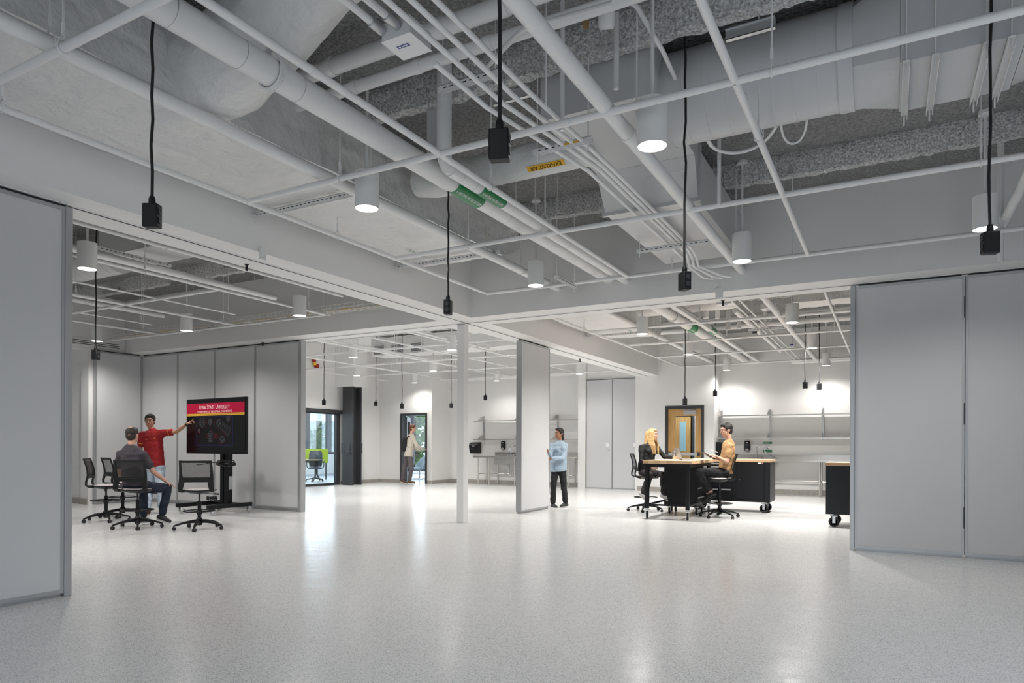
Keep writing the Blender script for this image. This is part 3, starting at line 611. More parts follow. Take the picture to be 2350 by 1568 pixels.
sprayed(-5.6, 4.3, 1.65, DZ, .20, 'rough sprayed beam above the camera', 4.10)
sprayed(-14.3, -6.3, 7.7, DZ, .20, 'rough sprayed beam in the left room near the cable tray', 4.10)
sprayed(-14.3, -6.3, 4.65, DZ, .20, 'rough sprayed beam in the left room, nearer one', 4.10)
sprayed(-5.5, 4.3, 13.9, DZ, .20, 'rough sprayed beam across the far workroom', 4.10)
sprayed(-5.5, 4.3, 10.85, DZ, .20, 'rough sprayed beam in the far workroom just past the opening', 4.10)
sprayed(-15.0, -6.3, 13.9, DZ, .20, 'rough sprayed beam across the middle room', 4.10)
# light gauge struts and rods
def rod(px, pz, y, z1, r=.006, label='', z0=None):
    a = P(px, pz, y=y); o = MB().tube([(a.x, a.y, a.z), (a.x, a.y, DZ)], r, 8).build('hanger_rod', 'pipe'); tag(o, label, 'hanger rod', 'thin ceiling hanger rods'); return o
for px, py, y, r, l_ in ((784, 400, 5.0, .017, 'thicker drop pipe beside the wrapped duct, left of the insulated pipes'), (1089, 150, 4.1, .006, 'thin rod behind the big hanging cord'), (1253, 245, 4.0, .006, 'thin rod left of the sheet metal duct'), (1290, 300, 4.3, .017, 'thicker drop behind the strut with the yellow mark'), (1414, 205, 4.6, .02, 'thick drop pipe before the sheet metal duct'), (1461, 270, 4.4, .006, 'thin rod left of the largest downlight'),
                         (1650, 470, 6.2, .017, 'drop pipe right of the sheet metal duct'), (1689, 540, 7.7, .012, 'drop pipe above the right opening'), (1752, 315, 6.2, .006, 'thin rod near the flexible conduit'), (1280, 480, 6.9, .006, 'thin rod past the exhaust duct'), (1184, 520, 6.9, .012, 'drop pipe left of the exhaust duct end'), (1228, 470, 6.8, .006, 'thin rod above the downlight near the column'), (1406, 555, 7.9, .006, 'thin rod at centre over the far bulkhead'), (2296, 600, 8.4, .03, 'thick drop pipe by the rightmost downlight')):
    rod(px, py, y, 0, r, 'vertical '+l_)
def clip(px, py, y, label, L_=.22):
    t = thing('beam_clamp', label, 'bracket', P(px, py, y=y), 0, 'strut brackets at the beams')
    MB().box(-L_/2, -.02, 0, L_/2, .02, .003).box(-L_/2, -.02, 0, L_/2, -.016, .06).box(-L_/2, .016, 0, L_/2, .02, .06).build('channel', 'galv', t, False)
    MB().box(-L_/2, -.03, .06, L_/2, .03, .066).build('flange_plate', 'galv', t, False)
clip(1722, 80, 4.52, 'galvanised strut on the sprayed beam at top right', .30)
clip(1175, 232, 4.45, 'galvanised strut on the sprayed beam above the conduits', .32)
clip(1815, 400, 7.62, 'bracket on the far sprayed beam', .05); clip(1384, 510, 7.62, 'small bracket on the far sprayed beam near centre', .05)

# left room services
pipe('grid_pipe', 'y', -6.93, 0, 7.45, G, .022, 'grid pipe close to the bulkhead in the left room', (4.7, 6.9), gg)
pipe('grid_pipe', 'y', -8.16, 0, 8.36, G, .022, 'long grid pipe with hangers in the left room', (5.25, 8.0), gg)
pipe('grid_pipe', 'y', -10.33, 0, 8.36, G, .022, 'grid pipe in the middle of the left room', (5.6, 8.1), gg)
pipe('grid_pipe', 'y', -12.48, 0, 8.36, G, .022, 'grid pipe toward the far left corner', (8.0,), gg)
pipe('grid_pipe', 'x', 6.33, -12.5, -8.16, G, .022, 'cross grid pipe of the left room', (), gg)
pipe('grid_pipe', 'x', 8.38, -14.4, -8.16, G, .022, 'cross grid pipe under the cable tray', (), gg)
pipe('conduit', 'y', -9.57, 0, 7.75, 3.42, .014, 'thin conduit in the left room, nearer', (7.6,), cg); pipe('conduit', 'y', -11.75, 0, 7.7, 3.42, .014, 'thin conduit in the left room, farther', (7.5,), cg)
pipe('sprinkler_main', 'y', -8.47, 0, 7.6, 3.56, .045, 'thick sprinkler pipe in the left room', (7.4,), None, joints=(4.0,), clevis=False)
pipe('sprinkler_main', 'y', -11.41, 0, 7.7, 3.55, .04, 'second sprinkler pipe in the left room, farther', (), None)
o = MB().tube([(-11.6, 5.75, 3.92), (-9.5, 5.75, 3.92)], .26, 36).build('round_supply_duct', 'sheet'); tag(o, 'round duct high in the left room', 'duct')
for i in range(8): MB().tube([(-11.2+i*.22, 5.75, 3.92), (-11.19+i*.22, 5.75, 3.92)], .263, 36).build('spiral_seam', 'sheet', o)
MB().box(-9.5, 5.45, 3.80, -7.95, 6.05, 4.2).build('plenum', 'sheet', o, False)
for x, y, z, l_, s in ((-8.6, 4.9, 3.66, 'strut light below the left room duct', 1.0), (-9.4, 5.3, 3.70, 'second strut below the left room duct', .9)):
    trapeze(y, y+s, x, z, l_, axis='y', rods=False)
clip(540, 612, 7.4, 'strut on the sprayed beam of the left room', .5); clip(415, 652, 7.5, 'second strut on the sprayed beam of the left room', .5); clip(255, 672, 7.5, 'third strut on the sprayed beam of the left room', .5)
t = thing('junction_box', 'small white junction box on the conduit in the left room', 'electrical box', (-7.0, 5.85, 3.42)); MB().box(-.09, -.09, 0, .09, .09, .08).build('box', 'pipe', t, False); MB().box(-.05, -.03, -.002, .05, .01, -.0005).build('sticker', 'blue', t, False)
t = thing('cable_tray', 'white wire basket cable tray with yellow cables along the left room', 'cable tray', (0, 0, 0))
b_ = MB(); x0, x1, yy, zz = -14.35, -6.4, 8.58, 3.47
for dy, dz in ((-.1, 0), (-.05, 0), (0, 0), (.05, 0), (.1, 0), (-.1, .05), (-.1, .1), (.1, .05), (.1, .1)): b_.tube([(x0, yy+dy, zz+dz), (x1, yy+dy, zz+dz)], .0045, 5)
x = x0
while x < x1: b_.tube([(x, yy-.1, zz+.1), (x, yy-.1, zz), (x, yy+.1, zz), (x, yy+.1, zz+.1)], .0045, 5); x += .1
b_.build('wire_basket', 'pipe', t)
for k, (dy, xe, m_, nm) in enumerate(((-.05, -6.4, 'yellow', 'yellow_cable'), (.0, -6.4, 'yellow', 'yellow_cable'), (.04, -12, 'yellow', 'yellow_cable'), (.07, -11.2, 'black', 'black_cable'))):
    xa = -14.3 if k < 3 else -12.4
    pts = [(xa+(xe-xa)*i/40, yy+dy+.02*math.sin(i*1.3+k), zz+.012+.008*abs(math.sin(i*.9+k))) for i in range(41)]
    MB().tube(pts, .006 if k < 3 else .02, 6).build(nm, m_, t)
for i in range(5): x = -13.5+i*1.7; MB().tube([(x, yy-.16, zz-.01), (x, yy+.16, zz-.01)], .012, 6).tube([(x, yy, zz), (x, yy, DZ)], .004, 6).build('tray_bracket', 'pipe', t)
b_ = thing('linear_diffuser', 'white linear slot diffuser along the left room bulkhead', 'vent', (0, 0, 0))
MB().box(-14.42, 6.3, 3.26, -14.40, 8.75, 3.40).build('frame', 'pipe', b_, False)
s_ = MB(); 
for z in (3.285, 3.32, 3.355): s_.box(-14.40, 6.35, z, -14.398, 8.7, z+.012)
s_.build('slots', 'track', b_, False)
for px, py, x, l_ in ((597, 603, -5.62, 'on the long bulkhead'),):
    a = P(px, py, x=x); t = thing('occupancy_sensor', 'small white bracket box on the soffit '+l_, 'sensor', (a.x+.02, a.y, SO-.05)); MB().box(-.0, -.035, -.03, .03, .035, .09).build('box', 'pipe', t, False); MB().lathe([(.004, 0), (.004, .002)], (.031, 0, .0), mx=Matrix.Rotation(PI/2, 3, 'Y')).build('screw', 'track', t)
a = P(1651, 688, y=BY0); t = thing('occupancy_sensor', 'small white box fixed to the edge of the right soffit', 'sensor', (a.x, a.y-.02, SO-.05)); MB().box(-.045, -.0, -.03, .045, .03, .10).build('box', 'pipe', t, False)
for px, py, l_ in ((566, 607, 'left soffit'), (603, 786, 'left room partition head'), (1331, 824, 'far soffit'), (1659, 690, 'right soffit')):
    a = P(px, py, z=SO); t = tag(MB().lathe([(.014, -.07), (.014, -.01), (.03, 0)], n=10).build('door_stop', 'black'), 'tiny black track stop under the '+l_, 'track stop'); t.location = a

# far workroom services
for y, l_, at in ((12.0, 'nearest', (-3.6, -1.3)), (14.0, 'second', (-2.2, -.9)), (16.15, 'third', (-2.2,)), (18.35, 'farthest, along the shelf wall', (-4.9, -1.2))):
    pipe('grid_pipe', 'x', y, -4.95, 4.2, G, .022, 'cross grid pipe of the far workroom, '+l_, at, gg)
pipe('grid_pipe', 'y', -4.95, 9.6, 18.35, G, .022, 'grid pipe along the bulkhead in the far workroom', (11.7, 14.9), gg); pipe('grid_pipe', 'y', -2.9, 9.6, 18.35, G, .022, 'grid pipe beside the green-labelled pipes of the far workroom', (12.0,), gg); pipe('grid_pipe', 'y', -.79, 9.6, 18.35, G, .022, 'steep grid pipe at the right of the far workroom', (15.0,), gg)
insul('insulated_pipe', -3.38, 9.4, 19.12, 3.56, .088, 'thick insulated return pipe with green label in the far workroom', (10.6, 12.3, 14.6, 17.0), (12.0,), lab=(13.05, 13.5), words='HEATING WATER RETURN')
insul('insulated_pipe', -3.1, 9.4, 19.12, 3.56, .06, 'thinner insulated supply pipe with green label in the far workroom', (11.6, 14.3, 16.2), (), lab=(13.6, 14.05), words='HEATING WATER SUPPLY')
pipe('sprinkler_main', 'y', -4.14, 9.4, 18.43, 3.49, .05, 'sprinkler main in the far workroom left of the labelled pipes', (13.5,), None)
pipe('sprinkler_main', 'y', -1.62, 9.4, 18.9, 3.44, .052, 'sprinkler pipe in the far workroom, right side', (), None, joints=(13, 16))
pipe('insulated_pipe', 'y', -2.35, 12.2, 17.9, 3.6, .045, 'short insulated pipe with a green band in the far workroom', (), None, joints=(14.5, 15.2))
for i, x in enumerate((-2.12, -2.0)): pipe('conduit', 'y', x, 9.5, 19.0, 3.47, .016, 'conduit in the far workroom, %s of the pair' % ('left', 'right')[i], (), cg)
pipe('insulated_pipe', 'x', 18.75, -2.2, 4.3, 3.42, .06, 'thick pipe high on the shelf wall', (), None)
pipe('insulated_pipe', 'x', 14.6, -5.5, 4.3, 3.9, .07, 'cross pipe high in the far workroom', (), None); pipe('insulated_pipe', 'x', 15.0, -5.5, 4.3, 3.8, .06, 'second cross pipe high in the far workroom', (), None)
o = gridbox(-5.5, 9.7, 3.60, -4.25, 14.2, 4.12, .07).build('wrapped_duct', 'wrap', None, True, ang=80); noisy(o, .017, 3.2, seed=3); tag(o, 'wrapped duct along the bulkhead in the far workroom', 'duct')
text('\u2190 RETURN AIR', 'duct_stencil', .075, (-4.6, 13.2, 3.573), (0, 1, 0), (1, 0, 0), 'green', o, sx=.8)
for y, l_ in ((11.0, 'near'), (13.3, 'far')): trapeze(-5.6, -4.1, y, 3.52, l_+' strut under the wrapped duct of the far workroom')
o = gridbox(-1.5, 12.6, 3.72, 1.6, 13.2, 4.2, .08).build('wrapped_duct', 'wrap', None, True, ang=80); noisy(o, .03, 2.6, seed=5); tag(o, 'crinkled wrapped duct at the top right of the far workroom', 'duct')
o = MB().tube([(-5.4, 12.7, 3.93), (-2.4, 12.7, 3.93)], .2, 28).build('exhaust_duct', 'wrap'); tag(o, 'round white exhaust duct in the far workroom', 'duct'); noisy(o, .01, 4)
MB().box(-2.75, 12.49, 3.84, -2.55, 12.51, 3.88).build('yellow_label_band', 'yellow', o, False)
for px, y, r, l_ in ((1620, 12.8, .055, 'wide riser left in the far workroom'), (1647, 12.9, .045, 'second riser in the far workroom'), (1671, 14.3, .05, 'third riser in the far workroom'), (1696, 14.3, .04, 'fourth riser in the far workroom'), (1756, 14.3, .035, 'short riser joining the green banded pipe')):
    a = P(px, 700, y=y); o = MB().tube([(a.x, y, 3.62 if r > .036 else 3.6), (a.x, y, DZ)], r, 16).build('riser_pipe', 'pipe'); tag(o, 'white vertical '+l_, 'pipe', 'risers of the far workroom')
for px, py, y, l_ in ((1665, 700, 11.6, 'near the soffit, far workroom'), (1766, 710, 12.8, 'centre of the far workroom')):
    a = P(px, py, y=y); t = thing('junction_box', 'flat white junction box '+l_, 'electrical box', a); MB().box(-.13, -.1, 0, .13, .1, .08).build('box', 'pipe', t, False); MB().box(-.05, -.03, -.002, .03, .01, -.0005).build('sticker', 'blue', t, False)
a = P(1818, 792, y=16.5); t = thing('junction_box', 'small white junction box with blue sticker on the far workroom conduit', 'electrical box', a); MB().tube([(0, 0, .05), (0, 0, DZ-a.z)], .008, 6).build('stem', 'pipe', t); MB().box(-.06, -.05, -.05, .06, .05, .05).build('box', 'pipe', t, False); MB().box(-.035, -.052, -.02, .035, -.0505, .015).build('sticker', 'blue', t, False)
a = P(1732, 762, y=14.2); t = thing('control_valve', 'small control valve with dark wires on the far workroom pipe', 'valve', a); MB().box(-.04, -.03, -.03, .04, .03, .03).build('body', 'darkgrey', t, False); MB().tube(bez([(0, 0, .03), (.2, 0, .02), (.25, 0, .25), (.45, 0, .3)], 16), .006, 6).build('wire', 'pipe', t); MB().tube(bez([(0, 0, .03), (-.15, 0, .2), (.1, 0, .5), (-.05, 0, .62)], 16), .006, 6).build('wire', 'pipe', t)
trapeze(-2.3, -1.55, 13.2, 3.38, 'strut under the conduit pair in the far workroom'); trapeze(-.6, .4, 11.9, 3.72, 'strut bracket at the upper right of the far workroom', rods=True)

# middle room services
for y, a, b_, l_ in ((12.05, -15.1, -6.3, 'nearest'), (14.19, -15.1, -6.3, 'second'), (16.35, -14.65, -6.3, 'third'), (18.5, -12.95, -6.3, 'farthest')):
    pipe('grid_pipe', 'x', y, a, b_, G, .022, 'cross grid pipe of the middle room, '+l_, (-11.3,) if y < 17 else (), gg)
for x, a, b_, l_ in ((-14.65, 9.6, 18.0, 'along the glazed wall'), (-12.53, 9.6, 18.0, 'left centre'), (-10.34, 9.6, 18.5, 'centre'), (-8.02, 9.6, 18.5, 'right')):
    pipe('grid_pipe', 'y', x, a, b_, G, .022, 'grid pipe running away through the middle room, '+l_, (12.9, 15.5), gg)
pipe('conduit', 'y', -9.17, 9.6, 18.9, 3.42, .016, 'conduit in the middle room', (), cg)
pipe('sprinkler_main', 'y', -10.9, 9.6, 15, 3.56, .045, 'sprinkler main of the middle room, left', (), None); pipe('sprinkler_main', 'y', -8.4, 9.6, 14, 3.56, .045, 'sprinkler main of the middle room, right', (), None)
pipe('insulated_pipe', 'x', 18.9, -12.9, -8.1, 3.42, .05, 'thick pipe high on the sink wall of the middle room', (), None)
o = gridbox(-12.6, 14.7, 3.72, -7.0, 15.3, 4.2, .09).build('wrapped_duct', 'wrap', None, True, ang=80); noisy(o, .02, 3, seed=9); tag(o, 'wrapped duct crossing the middle room with vent grilles', 'duct')
for px in (868, 908, 953):
    a = P(px, 782, y=14.62); g_ = thing('vent_grille', 'louvred vent grille high in the middle room, %s of three' % {868: 'left', 908: 'middle', 953: 'right'}[px], 'vent', (a.x, 14.66, 3.86), 0, 'louvred grilles')
    MB().box(-.19, -.01, -.13, .19, .0, -.115).box(-.19, -.01, .115, .19, 0, .13).box(-.19, -.01, -.115, -.175, 0, .115).box(.175, -.01, -.115, .19, 0, .115).build('frame', 'pipe', g_, False)
    MB().box(-.175, -.004, -.115, .175, 0, .115).build('opening', 'darkgrey', g_, False)
    s_ = MB()
    for k in range(9): s_.box(-.175, -.012, -.108+k*.025, .175, -.004, -.098+k*.025)
    s_.build('louvres', 'sheet', g_, False)
a = P(723, 832, x=-15.08); t = thing('fire_alarm', 'red fire alarm horn with a yellow tag on the middle room wall', 'alarm', a, 0)
MB().box(-.05, -.08, .0, .05, .0, .14).build('horn', 'redm', t, False, bevel=.01); MB().box(-.05, .02, -.16, .05, .13, -.04).build('strobe', 'redm', t, False, bevel=.01); MB().box(-.03, -.06, -.09, .03, .03, -.01).build('tag', 'yellow', t, False)
for k in range(3): path_pipe('bent_conduit', [(-15.12, 13.2+.13*k, 3.35), (-15.12, 13.2+.13*k, 3.75)]+arc((-15.0, 13.2+.13*k, 3.75), .12, PI, PI/2, 5, (1, 0, 0), (0, 0, 1))+[(-14.3, 13.2+.13*k, 3.87)], .02, 'bent conduit drop above the glazed office, %s of three' % ('first', 'second', 'third')[k])
# wrapped bulge just above opening in the middle room
o = gridbox(-7.9, 9.7, 3.66, -6.4, 12.5, 4.15, .08).build('wrapped_duct', 'wrap', None, True, ang=80); noisy(o, .03, 2.6, seed=12); tag(o, 'wrapped duct of the middle room right behind the column', 'duct')
# ------------------------------------------------------------ office storefront, black column, exterior
t = thing('window_1', 'dark framed full height office glazing with rolled shade above it', 'window', (-15.2, 0, 0)); t['kind'] = 'structure'
f = MB()
for ya, yb in ((10.0, 10.06), (12.0, 12.08), (14.0, 14.08), (16.04, 16.2)): f.box(-.04, ya, 0, .06, yb, 2.31)
f.box(-.04, 10.06, 0, .06, 16.04, .07).box(-.04, 10.06, 2.2, .06, 16.04, 2.31).build('window_frame', 'darkgrey', t, False)
MB().box(-.004, 10.06, .07, .004, 16.04, 2.2).build('pane', 'glass', t, False)
MB().box(.06, 10.0, 2.22, .11, 16.28, 2.34).tube([(.12, 10.0, 2.27), (.12, 16.3, 2.27)], .05, 12).build('roller_shade', 'darkgrey', t)
t = thing('column_steel', 'exposed black painted wide flange steel column with bolted splice plates', 'column', (-14.72, 16.28, 0)); t['kind'] = 'structure'
MB().box(-.2, -.21, 0, .21, -.17, 3.06).box(-.2, .17, 0, .21, .21, 3.06).box(-.02, -.17, 0, .02, .17, 3.06).build('flange_section', 'darkgrey', t, False)
b_ = MB().box(-.22, -.235, .98, .22, -.211, 1.30).box(-.22, .211, .98, .22, .235, 1.30).box(.02, -.12, .98, .035, .12, 1.30); b_.build('splice_plate', 'darkgrey', t, False)
b_ = MB()
for zz in (1.03, 1.11, 1.19, 1.26):
    for xx in (-.13, .13): b_.lathe([(.022, 0), (.022, .018)], (xx, -.236, zz), n=6, mx=Matrix.Rotation(PI/2, 3, 'X'))
    b_.lathe([(.02, 0), (.02, .018)], (.036, 0, zz), n=6, mx=Matrix.Rotation(PI/2, 3, 'Y'))
b_.build('bolts', 'darkgrey', t, False)
struct(MB().box(-15.15, 15.98, 3.06, -14.40, 16.6, DZ), 'wall_column_soffit', 'paint')
# office exterior wall with windows
W = MB().box(-21.5, 9, 0, -21.3, 24.5, .85).box(-21.5, 9, 2.75, -21.3, 24.5, 3)
W.box(-21.3, 8.8, 0, -15.2, 9, 3)
struct(W, 'wall_office', 'paint')
t = thing('window_2', 'row of dark framed exterior windows behind the glazed office', 'window', (-21.35, 0, 0)); t['kind'] = 'structure'
f = MB().box(-.05, 9, .85, .05, 24.5, .95).box(-.05, 9, 2.68, .05, 24.5, 2.75)
y = 9.2
while y < 24.4: f.box(-.06, y, .95, .06, y+.26, 2.68); y += 1.28
f.build('window_frame', 'darkgrey', t, False); MB().box(-.003, 9, .95, .003, 24.5, 2.68).build('pane', 'glass', t, False)
# lounge beyond the doorway
W = MB().box(-21.5, 24.3, 0, -11, 24.5, .12).box(-21.5, 24.3, 2.72, -11, 24.5, 3).box(-12.2, 19.25, 0, -12.0, 24.5, 3); struct(W, 'wall_lounge', 'paint')
t = thing('window_3', 'tall dark framed windows of the lounge beyond the doorway', 'window', (0, 24.4, 0)); t['kind'] = 'structure'
f = MB(); x = -20.47
while x < -12.2: f.box(x, -.06, .12, x+.30, .06, 2.72); x += 1.75
f.box(-21, -.04, .12, -12.2, .04, .2).build('window_frame', 'darkgrey', t, False); MB().box(-21.3, -.003, .2, -12.2, .003, 2.72).build('pane', 'glass', t, False)
t = thing('door_1', 'open doorway with black steel frame in the middle room', 'doorway', (0, 18.1, 0)); t['kind'] = 'structure'
MB().box(-14.24, -.03, 0, -14.17, .18, 2.30).box(-13.22, -.03, 0, -13.16, .18, 2.30).box(-14.17, -.03, 2.23, -13.22, .18, 2.30).build('door_frame', 'darkgrey', t, False)
t = thing('door_2', 'black framed glass door leaf swung open into the lounge', 'door', (-14.16, 18.3, 0), math.radians(120)); t['kind'] = 'structure'
MB().box(0, -.02, .01, .13, .02, 2.2).box(.80, -.02, .01, .93, .02, 2.2).box(.13, -.02, .01, .80, .02, .2).box(.13, -.02, 2.05, .80, .02, 2.2).build('door_leaf', 'darkgrey', t, False); MB().box(.13, -.004, .2, .80, .004, 2.05).build('pane', 'glass', t, False)
# exterior
struct(MB().box(-90, -60, -4.2, -21.6, 90, -4.1).box(-21.6, 25, -4.2, 20, 90, -4.1), 'ground', 'lawn')
def house(x, y, rz, wx, wy, h, rh, label):
    t = thing('house', label, 'house', (x, y, -4.1), rz, 'houses outside')
    MB().box(-wx, -wy, 0, wx, wy, h).build('walls', 'wallext', t, False)
    MB().add([(-wx-.4, -wy-.4, h), (wx+.4, -wy-.4, h), (wx+.4, wy+.4, h), (-wx-.4, wy+.4, h), (-wx-.4, 0, h+rh), (wx+.4, 0, h+rh)], [(0, 1, 5, 4), (2, 3, 4, 5), (0, 4, 3), (1, 2, 5), (0, 3, 2, 1)]).build('roof', 'roofext', t, False)
    for k in range(5): MB().box(-wx-.03, -wy+.8+k*wy*.36, h*.5, -wx+.0, -wy+1.6+k*wy*.36, h*.7).box(wx, -wy+.8+k*wy*.36, h*.5, wx+.03, -wy+1.6+k*wy*.36, h*.7).build('window', 'roofext', t, False)
house(-52, 50, .75, 7, 13, 4.6, 3.2, 'grey gabled house seen through the office windows'); house(-44, 22, .3, 6, 9, 4.2, 2.5, 'low grey house seen at the left through the office windows')
def tree(x, y, h, label):
    t = thing('tree', label, 'tree', (x, y, -4.1), 0, 'trees outside'); random.seed(int(x*y))
    MB().tube([(0, 0, 0), (.1, 0, h*.5), (0, .1, h*.8)], [.2, .14, .05], 8).build('trunk', 'bark', t)
    b_ = MB()
    for k in range(900):
        a = random.uniform(0, 2*PI); r_ = h*.3*math.sqrt(random.random()); zz = h*(.35+.62*random.random()); r_ *= max(.25, 1-abs(zz/h-.6)*1.5)
        c = Vector((r_*math.cos(a), r_*math.sin(a), zz)); s_ = random.uniform(.12, .26); u_ = Vector((random.uniform(-1, 1), random.uniform(-1, 1), random.uniform(-1, 1))).normalized(); v_ = u_.orthogonal().normalized()
        b_.quad(c-u_*s_, c+v_*s_*.6, c+u_*s_, c-v_*s_*.6)
    b_.build('foliage', 'leaf', t, False)
tree(-32, 31, 6.4, 'green tree by the far window, left of the black column'); tree(-40, 42, 7.6, 'tree between the houses outside'); tree(-24.5, 32.5, 8.5, 'leafy tree outside the lounge windows, nearest'); tree(-29, 37.5, 9, 'leafy tree outside the lounge windows, farther left'); tree(-16.5, 36, 8, 'leafy tree outside the lounge windows, right')

# ------------------------------------------------------------ stools and chairs
def stool(loc, rz, label, hs=.60, ring=.27, star=0., occupied=False):
    t = thing('drafting_stool', label, 'stool', loc, rz, 'black mesh back drafting stools')
    b_ = MB()
    for k in range(5):
        a = star+2*PI*k/5; d = Vector((math.cos(a), math.sin(a), 0)); s_ = Vector((-d.y, d.x, 0))
        vs = []
        for rr, zz, w_, th in ((.03, .145, .026, .05), (.12, .135, .024, .04), (.22, .115, .02, .03), (.32, .082, .015, .024), (.345, .07, .012, .02)):
            c = d*rr; vs += [c-s_*w_+Vector((0, 0, zz)), c+s_*w_+Vector((0, 0, zz)), c+s_*w_*.8+Vector((0, 0, zz-th)), c-s_*w_*.8+Vector((0, 0, zz-th))]
        fs = [(4*i+j, 4*i+(j+1) % 4, 4*i+4+(j+1) % 4, 4*i+4+j) for i in range(4) for j in range(4)]+[(3, 2, 1, 0), (16, 17, 18, 19)]
        b_.add(vs, fs)
    b_.lathe([(.03, .06), (.042, .075), (.042, .155), (.03, .17)], n=20); b_.build('star_base', 'black', t)
    for k in range(5):
        a = star+2*PI*k/5; c = Vector((math.cos(a), math.sin(a), 0))*.335; a2 = a+.9+k
        Rm = Matrix.Rotation(a2, 3, 'Z') @ Matrix.Rotation(PI/2, 3, 'Y')
        q = MB().lathe([(.010, -.024), (.024, -.022), (.026, -.016), (.026, -.006), (.016, -.004), (.016, .004), (.026, .006), (.026, .016), (.024, .022), (.010, .024)], c+Vector((0, 0, .0265)), n=18, mx=Rm)
        q.tube([c+Vector((0, 0, .05)), c+Vector((0, 0, .075))], .007, 8)
        q.build('caster', 'rubber', t)
    MB().lathe([(.026, .15), (.026, hs-.19), (.022, hs-.185)], n=18).build('column', 'black', t); MB().lathe([(.014, hs-.19), (.014, hs-.07)], n=14).build('gas_lift', 'darkgrey', t)
    R_ = .215; q = MB()
    q.tube(arc((0, .0, ring), R_, 0, 2*PI, 40, (1, 0, 0), (0, 1, 0)), .0085, 8, False)
    for a in (.4, 2.7, 4.7): q.tube([(0, 0, ring-.01), (R_*math.cos(a), R_*math.sin(a), ring)], .008, 6)
    q.lathe([(.036, ring-.05), (.04, ring-.02), (.04, ring+.01), (.03, ring+.02)], n=18); q.build('foot_ring', 'black', t)
    # seat shell
    n = 14; vs = []; fs = []
    for layer in (0, 1):
        for j in range(n+1):
            for i in range(n+1):
                x = -1+2*i/n; y = -1+2*j/n; sc = .225*(1-.10*abs(y)**3); xx = x*sc*(math.sqrt(1-y*y*.10)); yy = y*.215*math.sqrt(1-x*x*.08)
                zz = hs-.035+.016*abs(x)**2.2+.014*max(0, -y)**2-.014*max(0, y)**2.5
                vs.append((xx, yy, zz if layer else zz-.016-.032*(1-x*x)*(1-y*y)))
    L_ = (n+1)**2
    for j in range(n):
        for i in range(n):
            a = j*(n+1)+i; fs.append((a, a+n+1, a+n+2, a+1)); fs.append((L_+a, L_+a+1, L_+a+n+2, L_+a+n+1))
    for i in range(n):
        for (a, b2) in ((i, i+1), ((n+1)*(i+1), (n+1)*i), (n*(n+1)+i+1, n*(n+1)+i), ((n+1)*i+n, (n+1)*(i+1)+n)): fs.append((a, b2, b2+L_, a+L_))
    MB().add(vs, fs).build('seat_shell', 'black', t)
    q = MB().ell((0, .01, hs-.020), (.20, .19, .024), n=28, m_=8); o = q.build('seat_cushion', 'cushion', t)
    MB().lathe([(.03, hs-.085), (.06, hs-.07), (.07, hs-.058)], n=18).build('seat_plate', 'black', t)
    MB().tube([(.05, 0, hs-.075), (.16, .02, hs-.082), (.20, .03, hs-.085)], [.005, .005, .005], 6).tube([(.20, .03, hs-.085), (.26, .04, hs-.092)], .012, 8).build('lever', 'black', t)
    prof = [(-.13, hs-.045), (-.20, hs-.035), (-.235, hs-.005), (-.238, hs+.04), (-.222, hs+.10), (-.215, hs+.15), (-.218, hs+.22), (-.235, hs+.30), (-.262, hs+.38), (-.275, hs+.415)]
    q = MB(); xo = [.215, .235, .24, .237, .232, .229, .227, .224, .220, .218]; xi = [.17, .175, .176, .165, .155, .175, .187, .190, .190, .188]
    strip(q, prof, xi, xo, .02); strip(q, prof, [-a for a in xo], [-a for a in xi], .02)
    strip(q, prof[4:6], -.175, .175, .018); strip(q, [prof[5], (-.2155, hs+.17)], -.185, .185, .016); strip(q, prof[8:], -.19, .19, .02); q.build('back_frame', 'black', t, bevel=.003)
    q = MB(); strip(q, [(-.2155, hs+.165), (-.218, hs+.22), (-.235, hs+.30), (-.258, hs+.375)], -.190, .190, .004); q.build('mesh_back', 'perf', t)
    return t
s0 = stool((-8.859, 6.552, 0), math.radians(42), 'empty black mesh back stool in front, below the screen', star=math.radians(-48-42))
def stool2(loc, rz, label, hs=.60, ring=.27, star=0): return stool(loc, rz, label, hs, ring, star)
stool2((-9.768, 6.186, 0), math.radians(33), 'black stool occupied by the man in the charcoal shirt', star=math.radians(-32-33))
stool2((-11.05, 6.47, 0), math.radians(-42), 'empty black stool nearest the left partition edge', ring=.34, star=math.radians(20))
stool2((-11.52, 7.03, 0), math.radians(-12), 'empty black stool behind, half hidden by the occupied stool', ring=.34, star=math.radians(45))
stool2((-4.078, 12.68, 0), math.radians(-62), 'black stool occupied by the woman in black', hs=.69, star=math.radians(-82+62))
stool2((-2.60, 12.227, 0), math.radians(107), 'black stool occupied by the man in the tan shirt', hs=.70, ring=.25, star=math.radians(-38-107))

